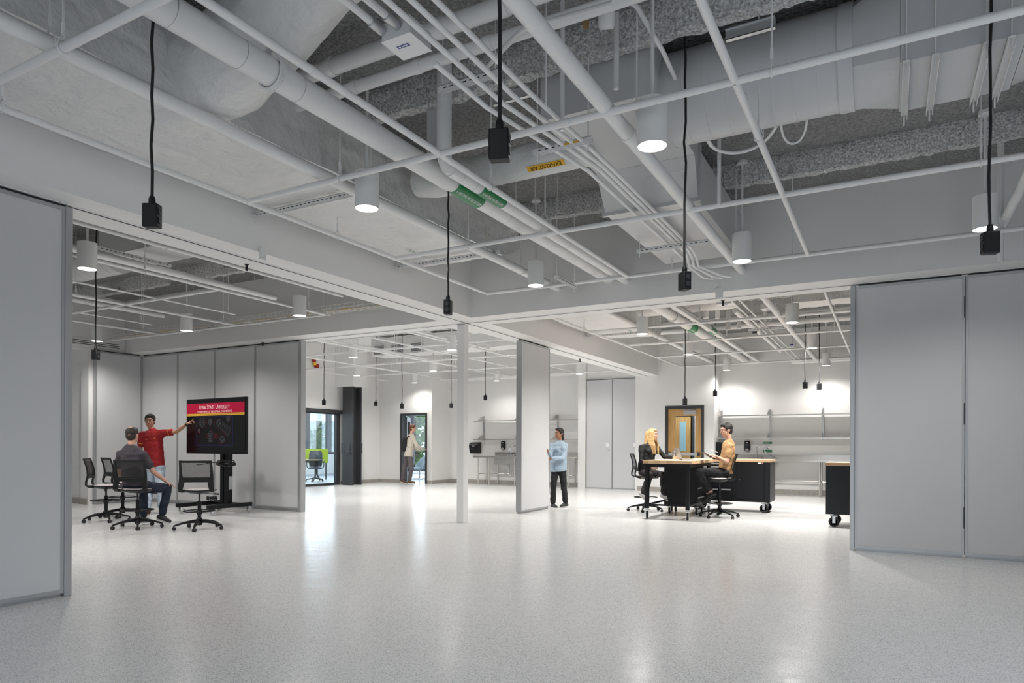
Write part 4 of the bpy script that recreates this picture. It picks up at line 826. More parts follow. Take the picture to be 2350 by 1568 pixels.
def office_chair(loc, rz, label):
    t = thing('office_chair', label, 'chair', loc, rz, 'office chairs behind the glass')
    b_ = MB()
    for k in range(5): a = 2*PI*k/5; b_.tube([(0, 0, .12), (.3*math.cos(a), .3*math.sin(a), .07)], [.03, .015], 8)
    b_.tube([(0, 0, .1), (0, 0, .42)], .025, 10); b_.build('base', 'darkgrey', t)
    for k in range(5): a = 2*PI*k/5; MB().ell((.3*math.cos(a), .3*math.sin(a), .03), .03, n=10, m_=6).build('caster', 'rubber', t)
    MB().ell((0, 0, .46), (.25, .24, .045)).build('seat', 'seatgrey', t); q = MB(); strip(q, [(-.22, .50), (-.25, .62), (-.235, .75), (-.27, .95), (-.30, 1.04)], [-.2, -.22, -.23, -.22, -.19], [.2, .22, .23, .22, .19], .03); q.build('backrest', 'seatgrey', t, bevel=.01)
    for s in (-1, 1): MB().tube([(s*.24, -.1, .45), (s*.28, -.05, .52), (s*.28, 0, .66)], .014, 8).box(s*.28-.035, -.12, .66, s*.28+.035, .13, .69).build('armrest', 'darkgrey', t)
    return t
office_chair((-17.1, 17.1, 0), -2.4, 'dark office chair at the right of the desk behind the glass')
office_chair((-17.4, 15.55, 0), 1.0, 'dark office chair cut off by the partition edge, behind the glass')
office_chair((-18.7, 17.0, 0), -2.6, 'dark office chair with its back to the glass, behind the desk')
t = thing('office_desk', 'height adjustable desk with splayed black legs behind the glass', 'desk', (-17.75, 17.0, 0), math.radians(28))
MB().box(-.75, -.38, .72, .75, .38, .75).build('desk_top', 'desk', t, False)
for s in (-.6, .6): MB().box(s-.04, -.04, .25, s+.04, .04, .72).tube([(s, 0, .27), (s, -.38, .03)], .028, 8).tube([(s, 0, .27), (s, .38, .03)], .028, 8).build('leg', 'darkgrey', t)
MB().box(-.3, .05, .64, .3, .3, .71).build('cable_bin', 'darkgrey', t, False)
for i, (x, y, r_, w_) in enumerate(((-18.9, 17.6, 28, 1.0), (-18.05, 18.06, 28, .9))):
    p = MB().box(-w_/2, -.02, .60, w_/2, .02, 1.10).build('desk_screen', 'lime', None, False, bevel=.01); p.location = (x, y, 0); p.rotation_euler = (0, 0, math.radians(r_)); tag(p, 'lime green fabric desk screen, %s one behind the glass' % ('left', 'right')[i], 'desk screen', 'lime desk screens')
    MB().box(-w_/2+.05, -.015, 0, -w_/2+.09, .015, .6).box(w_/2-.09, -.015, 0, w_/2-.05, .015, .6).build('support', 'darkgrey', p, False)
t = thing('lounge_chair', 'grey swivel lounge chair seen through the open doorway', 'chair', (-15.1, 20.3, 0), math.radians(150))
b_ = MB(); n = 18; vs = []; fs = []
for j in range(8):
    v = j/7
    for i in range(n+1):
        a = PI*(.0+1.0*i/n)+PI; h = .36+v*(.42*(math.sin(PI*i/n)**.8)+.12); r_ = .30+.07*v; vs.append((r_*math.cos(a), r_*math.sin(a)*.95, h))
for j in range(7):
    for i in range(n): a = j*(n+1)+i; fs.append((a, a+1, a+n+2, a+n+1))
o = b_.add(vs, fs).build('shell', 'loungegrey', t); sm = o.modifiers.new('solid', 'SOLIDIFY'); sm.thickness = .04
MB().ell((0, .02, .40), (.29, .29, .06)).build('seat_pad', 'loungegrey', t); MB().tube([(0, 0, .02), (0, 0, .36)], .025, 10).tube([(-.28, 0, .02), (.28, 0, .02)], .02, 8).tube([(0, -.28, .02), (0, .28, .02)], .02, 8).build('pedestal', 'alu', t)

# ------------------------------------------------------------ screen on rolling stand
rz = math.radians(-3)
t = thing('display_stand', 'black rolling display stand with silver casters and hanging cables', 'display stand', (-10.75, 8.3, 0))
b_ = MB()
for x in (-.42, .42): b_.box(x-.035, -.50, .115, x+.035, .42, .185)
b_.box(-.385, .20, .12, .385, .28, .18); b_.build('base_frame', 'blacksteel', t, False, bevel=.004)
for x in (-.42, .42):
    for y in (-.42, .36):
        q = MB().lathe([(.018, -.022), (.05, -.018), (.052, 0), (.05, .018), (.018, .022)], (x, y+.02, .052), n=20, mx=Matrix.Rotation(PI/2, 3, 'Y')); o = q.build('caster', 'galv', t)
        MB().box(x-.028, y-.02, .05, x-.022, y+.03, .115).box(x+.022, y-.02, .05, x+.028, y+.03, .115).build('fork', 'chrome', o, False)
MB().box(-.11, .16, .15, -.02, .26, 1.75).box(.02, .16, .15, .11, .26, 1.75).build('upright', 'blacksteel', t, False, bevel=.003)
MB().box(-.02, .18, .15, .02, .24, 1.75).build('cable_channel', 'darkgrey', t, False)
MB().box(-.3, .02, 1.35, .3, .16, 1.42).box(-.3, .02, 1.75, .3, .16, 1.82).box(-.25, -.30, 1.3, -.2, .06, 1.9).box(.2, -.30, 1.3, .25, .06, 1.9).build('mount_bracket', 'blacksteel', t, False)
b_ = MB(); random.seed(8)
for k in range(5):
    z0 = .86+.02*k; b_.tube([(.22*math.cos(a)*(1-.05*k)+.0, .2+.13*math.sin(a), z0+.02*math.sin(2*a+k)) for a in [2*PI*i/24 for i in range(25)]], .009, 6, False)
b_.tube(bez([(.0, .1, .9), (-.2, .0, .95), (-.3, -.1, .84), (-.42, -.1, .88)], 12), .008, 6).tube(bez([(.1, .1, .9), (.3, .05, .9), (.32, .1, .86)], 8), .015, 6); b_.build('cable_coil', 'cordm', t)
b_ = MB()
for k in range(5): b_.tube([(-.28+.10*math.cos(a), .12+.08*math.sin(a), .20+.05*abs(math.sin(a*1.0+k))+.008*k) for a in [2*PI*i/20 for i in range(21)]], .007, 6, False)
b_.build('floor_cable_coil', 'cordm', t); MB().box(.115, .17, .42, .135, .24, .66).build('power_strip', 'galv', t, False)
sc = thing('display_screen', 'large flat display showing a red university slide with line drawings', 'screen', PT(493.5, 978, 11.93), rz)
SW, SH = .835, .487
MB().box(-SW, -.0, -SH, SW, .05, SH).build('display_bezel', 'blacksteel', sc, False, bevel=.004)
MB().box(-SW+.012, -.003, -SH+.03, SW-.012, 0, SH-.014).build('display_glass', 'screenblack', sc, False)
yy = -.0045
def sq(x0, z0, x1, z1, m_, nm, d=0): 
    return MB().box(x0, yy-d, z0, x1, yy+.001-d, z1).build(nm, m_, sc, False)
sq(-SW+.016, .225, SW-.03, .405, 'scr_red', 'slide_header'); sq(-SW+.016, .185, SW-.03, .224, 'scr_gold', 'slide_stripe'); sq(-SW+.016, .203, SW-.03, .2065, 'scr_red', 'slide_line', .001)
X_, Z_ = (1, 0, 0), (0, 0, 1)
xc = -.02
# small capitals set with larger initials
def caps(words, z, x0, big, small):
    x = x0
    for wd in words:
        for i, ch in enumerate(wd):
            s_ = big if i == 0 else small
            o = text(ch, 'slide_lettering', s_, (x, yy-.002, z+(0 if i == 0 else -.012)), X_, Z_, 'scr_white', sc, cx='LEFT', sx=.74, thin=.014)
            wv = (max(v.co.x for v in o.data.vertices)-min(v.co.x for v in o.data.vertices)); mn = min(v.co.x for v in o.data.vertices)
            o.location.x += x-mn; x += wv+.010
        x += .026
caps(['IOWA', 'STATE', 'UNIVERSITY'], .335, -.455, .120, .092)
text('DEPARTMENT OF INDUSTRIAL ENGINEERING', 'slide_lettering', .052, (-.01, yy-.002, .252), X_, Z_, 'scr_white', sc, sx=.92, thin=.02)
def wire(segs, m_, nm, w_=.0022):
    b_ = MB()
    for (x0, z0, x1, z1) in segs:
        d = Vector((x1-x0, 0, z1-z0)); L_ = d.length; d.normalize(); n_ = Vector((-d.z, 0, d.x))*w_/2; a = Vector((x0, yy, z0)); c = Vector((x1, yy, z1)); b_.quad(a-n_, c-n_, c+n_, a+n_)
    b_.build(nm, m_, sc, False)
def circ(cx, cz, r, n=24, gap=0): return [(cx+r*math.cos(2*PI*i/n), cz+r*math.sin(2*PI*i/n), cx+r*math.cos(2*PI*(i+1)/n), cz+r*math.sin(2*PI*(i+1)/n)) for i in range(n) if not gap or i % gap]
wire([(-.53, .165, .5, .165), (-.53, -.345, .5, -.345), (-.53, -.345, -.53, .165), (.5, -.345, .5, .165)], 'scr_bl', 'drawing_border')
gr, rr = [], []; random.seed(5)
for cx, cz, r in ((-.37, .06, .09), (-.13, .075, .06), (.105, .055, .07), (.37, .12, .05), (-.45, -.075, .035), (.21, -.23, .065)):
    for k in (1, .8, .55, .35): gr += circ(cx, cz, r*k, 20, 0 if k < 1 else 4)
    for k in range(10): a = random.uniform(0, 2*PI); gr.append((cx+r*.3*math.cos(a), cz+r*.3*math.sin(a), cx+r*math.cos(a), cz+r*math.sin(a)))
    for k in range(8): a = random.uniform(0, 2*PI); q = r*random.uniform(1.15, 1.45); rr.append((cx+q*math.cos(a), cz+q*math.sin(a), cx+q*math.cos(a)+random.uniform(-.05, .05), cz+q*math.sin(a)))
for k in range(7): gr += [(.22+.03*k, .06-.02*k, .17+.03*k, -.07-.02*k)]
gr += [(.2, .07, .44, -.04), (.15, -.05, .39, -.16), (.2, .07, .15, -.05), (.44, -.04, .39, -.16), (.22, .03, .42, -.06)]
for k in range(6): gr += [(-.17+.018*k, -.28, -.17+.018*k, -.12), (-.18, -.28+.03*k, -.06, -.28+.03*k)]
gr += [(-.16, -.09, -.08, -.09), (-.16, -.09, -.18, -.14), (-.08, -.09, -.06, -.14), (-.49, .06, -.25, .06), (-.2, .075, -.06, .075)]
for k in range(5): rr += [(-.26, -.13-.02*k, -.19, -.13-.02*k), (-.04, -.13-.02*k, .07, -.13-.02*k), (-.03+.02*k, -.13, -.03+.02*k, -.22)]
rr += circ(.21, -.23, .11, 24, 2)+[(.11, -.02, .11, -.2), (-.11, .0, -.11, -.1), (.4, -.1, .49, -.13), (.2, -.14, .22, -.05), (-.24, .13, -.24, .02), (-.02, .12, .0, .0)]
wire(gr, 'scr_line', 'drawing_lines'); wire(rr, 'scr_rl', 'drawing_dimensions')

# ------------------------------------------------------------ work table and carts
def big_caster(t, x, y, r, rz=0, fork='galv', wd=.03):
    Rm = Matrix.Rotation(rz, 3, 'Z') @ Matrix.Rotation(PI/2, 3, 'Y')
    o = MB().lathe([(r*.3, -wd/2), (r*.62, -wd/2+.004), (r*.7, -wd/2), (r*.93, -wd/2), (r, -wd/2+.006), (r, wd/2-.006), (r*.93, wd/2), (r*.7, wd/2), (r*.62, wd/2-.004), (r*.3, wd/2)], (x, y, r), n=28, mx=Rm).build('caster', 'rubber', t)
    q = MB(); m4 = Matrix.Translation((x, y, 0)) @ Matrix.Rotation(rz, 4, 'Z')
    for s in (-1, 1): q.box(s*(wd/2+.006)-.003, -.022, r-.02, s*(wd/2+.006)+.003, .022, 2*r+.015, m4)
    q.box(-.045, -.05, 2*r+.012, .045, .05, 2*r+.02, m4); q.build('fork', fork, o, False)
    MB().lathe([(r*.5, -wd/2-.001), (r*.62, -wd/2-.001)], (x, y, r), n=24, mx=Rm).lathe([(r*.5, wd/2+.001), (r*.62, wd/2+.001)], (x, y, r), n=24, mx=Rm).build('hub', 'galv', o)
t = thing('work_table', 'black steel work table with butcher block top between the seated pair', 'table', (-3.31, 12.22, 0))
MB().box(-.42, -.80, .945, .42, .86, 1.0).build('table_top', 'block', t, False, bevel=.003)
b_ = MB().box(-.385, -.77, .885, .385, -.72, .944).box(-.385, .76, .885, .385, .82, .944).box(-.385, -.72, .885, -.345, .76, .944).box(.345, -.72, .885, .385, .76, .944)
b_.build('apron', 'blacksteel', t, False)
for x in (-.36, .34):
    for y in (-.75, .78): MB().box(x-.025, y-.025, .17, x+.035, y+.035, .884).build('leg', 'blacksteel', t, False); big_caster(t, x+.005, y+.005, .065, .25, 'galv', .032)
MB().box(-.30, -.745, .22, .30, -.715, .25).box(-.37, -.7, .22, -.34, .74, .25).box(.345, -.7, .22, .375, .74, .25).build('lower_rail', 'blacksteel', t, False)
t = thing('tool_cabinet', 'black steel drawer cabinet tucked under the far end of the work table', 'cabinet', (-3.92, 12.62, 0))
big_caster(t, .1, .09, .06); big_caster(t, .72, .09, .06); big_caster(t, .1, .5, .06); big_caster(t, .72, .5, .06)
t.location = (-3.64, 12.40, 0)
MB().box(0, 0, .145, .60, .5, .88).build('cabinet_body', 'blacksteel', t, False, bevel=.004)
for k, (za, zb) in enumerate(((.17, .33), (.34, .50), (.51, .67), (.68, .86))):
    o = MB().box(.601, .02, za, .612, .48, zb).build('drawer', 'blacksteel', t, False); MB().box(.612, .03, zb-.03, .625, .47, zb-.008).build('handle', 'alu', o, False)
for c in [q for q in COL.objects if q.parent == t and q.name.startswith('caster')]: c.scale = (.8, 1, .98)
def cart(loc, w_, d_, label, drawers=True, door=True, hcast=.19):
    t = thing('tool_cart', label, 'tool cart', loc, 0, 'black rolling tool carts')
    MB().box(0, 0, .95-.0, w_, d_, 1.0).build('cart_top', 'block', t, False, bevel=.003)
    MB().box(.01, .01, .2, w_-.01, d_-.01, .949).build('cabinet_body', 'blacksteel', t, False, bevel=.004)
    for x in (.12, w_-.13):
        for y in (.12, d_-.12): big_caster(t, x, y, .078, PI/2, 'galv', .04)
    return t
t = cart((-3.42, 13.4, 0), 1.49, .68, 'black steel tool cart with drawers and one door, butcher block top, behind the tan shirt')
for za, zb in ((.23, .44), (.45, .615), (.625, .775), (.785, .875), (.88, .935)):
    o = MB().box(.05, -.003, za, .80, .009, zb).build('drawer', 'blacksteel', t, False, bevel=.002); MB().box(.07, -.018, zb-.035, .78, -.003, zb-.008).build('handle', 'alu', o, False)
o = MB().box(.87, -.003, .26, 1.38, .009, .92).build('door', 'blacksteel', t, False, bevel=.004); MB().lathe([(.016, 0), (.013, .012)], (.94, -.003, .62), mx=Matrix.Rotation(PI/2, 3, 'X')).build('lock', 'chrome', o)
MB().box(1.27, -.006, .922, 1.36, -.0035, .944).build('badge', 'white', t, False); MB().box(1.33, -.007, .925, 1.355, -.006, .942).build('badge_mark', 'redm', t, False)
MB().box(1.481, .02, .21, 1.486, .66, .94).build('side_panel', 'darkgrey', t, False)
cart((-.87, 11.6, 0), 1.5, .7, 'black tool cart with butcher block top cut off by the right partition')
# things on the table
def local(o, loc, rz): o.location = loc; o.rotation_euler = (0, 0, rz)
t = thing('laptop', 'silver laptop, open, on the butcher block table', 'laptop', (-3.22, 12.35, 1.0), math.radians(-62))
MB().box(-.15, -.1, .002, .15, .11, .017).build('keyboard_deck', 'alu', t, False, bevel=.003); MB().box(-.13, -.02, .017, .13, .09, .0185).build('keys', 'darkgrey', t, False)
Rm = Matrix.Translation((0, -.1, .015)) @ Matrix.Rotation(math.radians(22), 4, 'X'); 
MB().box(-.15, -.006, 0, .15, .0, .21, Rm).build('lid', 'alu', t, False, bevel=.002); MB().box(-.14, .0004, .01, .14, .0012, .2, Rm).build('laptop_screen', 'screenblack', t, False)
t = thing('papers', 'white paper sheets in front of the laptop', 'paper', (-3.52, 12.25, 1.0), .3); MB().box(-.15, -.11, 0, .15, .11, .004).build('sheet', 'paper', t, False); MB().box(-.1, -.13, .0042, .18, .07, .006).build('sheet', 'paper', t, False)
t = tag(MB().lathe([(.028, 0), (.033, .01), (.033, .13), (.028, .145), (.026, .15), (.026, .17)], n=20).build('drinking_glass', 'steel'), 'steel tumbler standing on the table behind the woman\'s hand', 'tumbler'); t.location = (-3.55, 12.75, 1.0)

# ------------------------------------------------------------ sink walls
def shelf_rack(x0, x1, ups, y, zs, label, cap=True):
    t = thing('wall_shelving', label, 'wall shelf', (0, 0, 0), 0, 'stainless wall shelving')
    for x in ups:
        MB().box(x-.018, y-.03, zs[0]-.06, x+.018, y, zs[1]+.16).build('upright', 'galv', t, False)
        for z in zs:
            MB().add([(x-.022, y-.03, z-.005), (x-.022, y-.34, z-.005), (x-.022, y-.34, z+.02), (x-.022, y-.16, z+.13), (x-.022, y-.03, z+.13)]+[(x+.0-.016, y-.03, z-.005), (x-.016, y-.34, z-.005), (x-.016, y-.34, z+.02), (x-.016, y-.16, z+.13), (x-.016, y-.03, z+.13)], [(0, 1, 2, 3, 4), (9, 8, 7, 6, 5), (0, 5, 6, 1), (1, 6, 7, 2), (2, 7, 8, 3), (3, 8, 9, 4), (4, 9, 5, 0)]).build('bracket', 'steel', t, False)
    for z in zs: MB().box(x0, y-.34, z-.012, x1, y-.03, z+.0).box(x0, y-.345, z-.03, x1, y-.34, z+.0).build('shelf_board', 'steel', t, False)
    return t
shelf_rack(-4.03, 1.1, (-4.0, -2.76, -1.475, -.2, 1.0), 19.09, (1.475, 2.08), 'stainless steel wall shelves above the counter in the far workroom')
shelf_rack(-11.8, -8.12, (-11.6, -10.25, -8.94), 19.09, (1.455, 2.05), 'stainless steel wall shelves above the sink in the middle room')
def sinkbench(x0, x1, legs, label, basin=None, side='m'):
    t = thing('steel_bench', label, 'sink counter', (0, 0, 0), 0, 'stainless counters')
    b_ = MB()
    if basin:
        a, c = basin; b_.box(x0, 18.40, .89, a, 19.05, .92).box(c, 18.40, .89, x1, 19.05, .92).box(a, 18.40, .89, c, 18.5, .92).box(a, 18.92, .89, c, 19.05, .92)
    else: b_.box(x0, 18.40, .89, x1, 19.05, .92)
    b_.box(x0, 18.395, .865, x1, 18.40, .92).build('bench_top', 'steel', t, False); MB().box(max(x0, -11.15), 19.035, .92, x1, 19.05, 1.035).box(max(x0, -11.15), 18.99, 1.02, x1, 19.035, 1.035).build('backsplash', 'steel', t, False)
    if basin: MB().box(a, 18.5, .66, c, 18.505, .9).box(a, 18.915, .66, c, 18.92, .9).box(a, 18.5, .66, a+.005, 18.92, .9).box(c-.005, 18.5, .66, c, 18.92, .9).box(a, 18.5, .655, c, 18.92, .662).build('basin', 'steel', t, False)
    for x in legs:
        for y in (18.46, 18.98): MB().tube([(x, y, .0), (x, y, .03), (x, y, .89)], [.014, .022, .022], 12).build('leg', 'steel', t)
    MB().tube([(legs[0], 18.98, .35), (legs[-1], 18.98, .35)], .016, 10).build('stretcher', 'steel', t)
    for x in legs: MB().tube([(x, 18.46, .35), (x, 18.98, .35)], .014, 8).build('side_stretcher', 'steel', t)
    return t
sinkbench(-11.58, -8.1, (-11.42, -11.02, -10.1, -8.3), 'stainless steel sink counter in the middle room', (-10.86, -9.95))
sinkbench(-3.95, 1.4, (-3.8, -1.5, .9), 'long stainless counter with sink on the shelf wall of the far workroom', (-3.45, -2.6))
def faucet(x, y, rz, label, tall=.32):
    t = thing('faucet', label, 'faucet', (x, y, .92), rz, 'gooseneck faucets')
    MB().tube([(0, 0, 0), (0, 0, tall-.07)]+arc((0, -.06, tall-.07), .06, PI/2*0, PI, 8, (0, 1, 0), (0, 0, 1))[0:]+[(0, -.12, tall-.14)], .010, 10).build('spout', 'chrome', t)
    MB().box(-.1, -.025, 0, .1, .025, .02).build('deck_plate', 'chrome', t, False, bevel=.004)
    for s in (-1, 1): MB().lathe([(.018, .0), (.015, .05)], (s*.1, 0, 0)).tube([(s*.1, 0, .05), (s*.17, -.03, .075)], .007, 6).build('handle', 'chrome', t)
faucet(-3.06, 18.93, .1, 'chrome gooseneck faucet behind the tool cart in the far workroom'); faucet(-10.5, 18.93, .1, 'chrome gooseneck faucet at the middle room sink')
def eyewash(x, y, label):
    t = thing('eyewash', label, 'eyewash', (x, y, .92), 0, 'eyewash units')
    MB().tube([(.34, -.1, 0), (.2, -.12, .09), (.02, -.1, .20), (.0, -.08, .31)], .011, 8).build('swing_arm', 'chrome', t); MB().tube([(-.12, -.08, .315), (.12, -.08, .315)], .012, 8).build('cross_bar', 'chrome', t)
    for s in (-1, 1): MB().lathe([(.02, 0), (.024, .02), (.015, .03)], (s*.115, -.08, .30)).build('spray_head', 'chrome', t)
eyewash(-2.88, 19.0, 'chrome eyewash arm right of the faucet in the far workroom'); eyewash(-10.3, 19.0, 'chrome eyewash arm half hidden at the middle room sink')
t = thing('drain_trap', 'grey drain trap and supply valves under the middle room sink', 'drain', (-10.45, 18.7, .0))
MB().tube([(0, 0, .655), (0, 0, .42), (.03, 0, .34), (.08, 0, .31), (.13, 0, .34), (.15, 0, .42), (.22, .05, .46), (.26, .35, .46)], .02, 10).build('trap_pipe', 'galv', t)
MB().ell((0, 0, .60), (.04, .04, .05)).build('disposer_cup', 'galv', t); MB().tube([(.3, .33, .34), (.2, .2, .5), (.15, .1, .64)], .007, 6).tube([(.38, .33, .34), (.3, .2, .3), (.2, .1, .64)], .007, 6).build('supply_line', 'chrome', t)
for px, nm, x in ((0, 'a', .3), (1, 'b', .38)): MB().box(x-.015, .30, .30, x+.02, .34, .36).build('valve', 'tan', t, False)
def towel(loc, rz, label):
    t = thing('towel_dispenser', label, 'dispenser', loc, rz, 'paper towel dispensers'); n = 16
    prof = [(0, -.18), (-.16, -.18), (-.19, -.13), (-.235, .05)]+[(-.235+.09*(1-math.cos(a)), .05+.12*math.sin(a)) for a in [PI/2*k/6 for k in range(1, 7)]]+[(0, .185)]
    vs = [(-.17, y, z) for y, z in prof]+[(.17, y, z) for y, z in prof]; N = len(prof)
    fs = [(k, (k+1) % N, (k+1) % N+N, k+N) for k in range(N)]+[tuple(range(N))[::-1], tuple(range(N, 2*N))]
    MB().add(vs, fs).build('cover', 'blacksteel', t, bevel=.006); MB().box(-.12, -.2, -.185, .12, -.05, -.178).build('towel_slot', 'alu', t, False)
    MB().box(-.05, -.2385, .05, .05, -.2355, .075).build('badge', 'alu', t, False)
towel((-11.87, 19.095, 1.17), 0, 'dark paper towel dispenser left of the middle room sink'); towel((-4.055, 18.75, 1.18), PI/2, 'dark paper towel dispenser beside the oak door, behind the seated man')
def soap(x, y, z, label):
    t = thing('soap_dispenser', label, 'dispenser', (x, y, z), 0, 'soap dispensers')
    MB().box(-.07, -.10, -.14, .07, 0, .13).build('housing', 'black', t, False, bevel=.03); MB().box(-.045, -.106, -.02, .045, -.1, .05).build('window', 'green' if 0 else 'darkgrey', t, False, bevel=.002)
    MB().ell((0, -.085, -.11), (.05, .035, .04)).build('push_bar', 'alu', t); MB().box(-.03, -.106, .075, .03, -.1005, .092).build('badge', 'white', t, False)
soap(-3.33, 19.095, 1.27, 'black soap dispenser over the sink in the far workroom'); soap(-10.85, 19.095, 1.26, 'black soap dispenser over the middle room sink')
t = thing('eyewash_sign', 'green and white eyewash sign on the shelf wall', 'sign', (-2.82, 19.09, 1.235))
MB().box(-.115, -.003, -.14, .115, .003, .14).build('sign_plate', 'paper', t, False); MB().box(-.11, -.005, .085, .11, -.003, .137).box(-.11, -.005, -.137, .11, -.003, -.075).build('sign_band', 'green', t, False)
b_ = MB().ell((0, -.004, .02), (.035, .002, .04)); b_.build('sign_symbol', 'galv', t); MB().add([(-.035, -.006, -.03), (.035, -.006, -.03), (0, -.006, -.06)], [(0, 1, 2)]).build('sign_arrow', 'green', t, False)
text('EYEWASH', 'sign_lettering', .03, (-.02, -.006, .12), X_, Z_, 'white', t); text('STATION', 'sign_lettering', .03, (-.02, -.006, .098), X_, Z_, 'white', t)
# wall outlets
for px, py, kw, l_ in ((828, 1076, dict(x=-15.14), 'west wall right of the black column'), (606, 1140, dict(y=9.1), 'x')):
    if l_ != 'x': a = P(px, py, **kw); t = tag(MB().box(-.002, -.04, -.06, .01, .04, .06).build('wall_outlet', 'paper', None, False), 'white outlet plate low on the '+l_, 'outlet'); t.location = (a.x+.0, a.y, a.z)

# ------------------------------------------------------------ oak door
t = thing('door_3', 'oak door with tall glass lite in a black steel frame', 'door', (0, 18.43, 0)); t['kind'] = 'structure'
MB().box(-5.38, -.03, 0, -5.31, .16, 2.34).box(-4.40, -.03, 0, -4.33, .16, 2.34).box(-5.31, -.03, 2.26, -4.40, .16, 2.34).build('door_frame', 'darkgrey', t, False)
MB().box(-5.31, .02, .01, -5.11, .065, 2.26).box(-4.57, .02, .01, -4.40, .065, 2.26).box(-5.11, .02, .01, -4.57, .065, .25).box(-5.11, .02, 2.07, -4.57, .065, 2.26).build('door_leaf', 'oak', t, False)
MB().box(-5.11, .04, .25, -4.57, .046, 2.07).build('pane', 'glass', t, False)
MB().box(-4.88, -.03, 2.11, -4.54, .02, 2.22).build('door_closer', 'alu', t, False, bevel=.006); MB().box(-4.95, -.02, 2.235, -4.6, -.005, 2.25).build('closer_arm', 'alu', t, False)
MB().box(-5.28, -.06, 1.0, -4.50, -.015, 1.07).build('push_bar', 'alu', t, False, bevel=.004); MB().box(-4.50, -.07, .985, -4.44, .02, 1.085).box(-5.33+.04, -.05, .98, -5.24, .02, 1.09).build('push_bar_end', 'darkgrey', t, False)
t = thing('door_4', 'oak door with blue glass strip across the corridor', 'door', (0, 21.0, 0)); t['kind'] = 'structure'
MB().box(-6.35, -.04, 0, -5.33, .0, 2.16).box(-5.40, -.05, 0, -5.30, .0, 2.2).build('door_leaf', 'oak', t, False); MB().box(-5.67, -.046, 1.10, -5.48, -.04, 2.0).build('pane', 'frost', t, False)
MB().box(-5.33, -.05, 0, -5.22, -.001, 2.24).box(-6.45, -.05, 0, -6.35, -.001, 2.24).box(-6.35, -.05, 2.16, -5.33, -.001, 2.24).build('door_frame', 'darkgrey', t, False)
MB().tube([(-5.47, -.04, 1.0), (-5.47, -.09, 1.0), (-5.57, -.09, 1.0)], .011, 8).build('door_handle', 'steel', t)
# ------------------------------------------------------------ people
def blob(name, mb, m_, parent, vox=.010, it=4, fac=.5, ripple=0, seed=0):
    me = mb.mesh(name+'_src'); o = bpy.data.objects.new(name, me); COL.objects.link(o)
    r = o.modifiers.new('r', 'REMESH'); r.mode = 'VOXEL'; r.voxel_size = vox
    if it: s_ = o.modifiers.new('s', 'SMOOTH'); s_.iterations = it; s_.factor = fac
    bpy.context.view_layer.update()
    me2 = bpy.data.meshes.new_from_object(o.evaluated_get(bpy.context.evaluated_depsgraph_get())); o.modifiers.clear(); o.data = me2; bpy.data.meshes.remove(me)
    if ripple:
        bm = bmesh.new(); bm.from_mesh(me2); bm.normal_update()
        for v in bm.verts: v.co += v.normal*ripple*(noise.noise(Vector((v.co.x*9+seed, v.co.y*9, v.co.z*16)))+.5*noise.noise(v.co*30))
        bm.to_mesh(me2); bm.free()
    me2.name = name; me2.materials.clear(); me2.materials.append(M[m_]); me2.polygons.foreach_set('use_smooth', [True]*len(me2.polygons)); o.parent = parent
    return o
def frame(f, u=Vector((0, 0, 1))):
    """3x3 with columns right(x), forward(y), up(z)"""
    f = Vector(f).normalized(); r = f.cross(u).normalized(); u2 = r.cross(f).normalized()
    return Matrix((r, f, u2)).transposed()
def hand(mb, wrist, d, n, s=1, curl=(.35, .35, .4, .45), thumb=1, fl=1.0, tcurl=.3):
    """d = direction of the fingers, n = palm normal (palm side), thumb=+1/-1 side"""
    d = Vector(d).normalized(); n = Vector(n); n = (n-d*n.dot(d)).normalized(); sd = d.cross(n).normalized()*thumb
    w0 = Vector(wrist); pe = w0+d*.085*s
    for k, o_ in enumerate((.030, .010, -.010, -.028)): mb.cap(w0+d*.012*s+sd*o_*.55*s, pe+sd*o_*s, .0135*s, .0115*s, 8)
    L_ = (.036, .042, .039, .030)
    for k, o_ in enumerate((.031, .010, -.011, -.030)):
        p = pe+sd*o_*s; dd = d.copy(); a = 0
        for j in range(3):
            a += curl[k]*(1 if j else .7); q = (d*math.cos(a)+n*math.sin(a)).normalized(); p2 = p+q*L_[k]*s*fl*(1, .68, .52)[j]; mb.cap(p, p2, (.0092-.0008*j)*s, (.0086-.0008*j)*s, 8); p = p2
    p = w0+d*.022*s+sd*.028*s
    for j in range(3):
        q = (d*(.62+.14*j)+sd*(.72-.2*j)+n*tcurl*(j+.6)).normalized(); p2 = p+q*(.040, .032, .026)[j]*s; mb.cap(p, p2, (.0125-.0015*j)*s, (.0115-.0018*j)*s, 8); p = p2
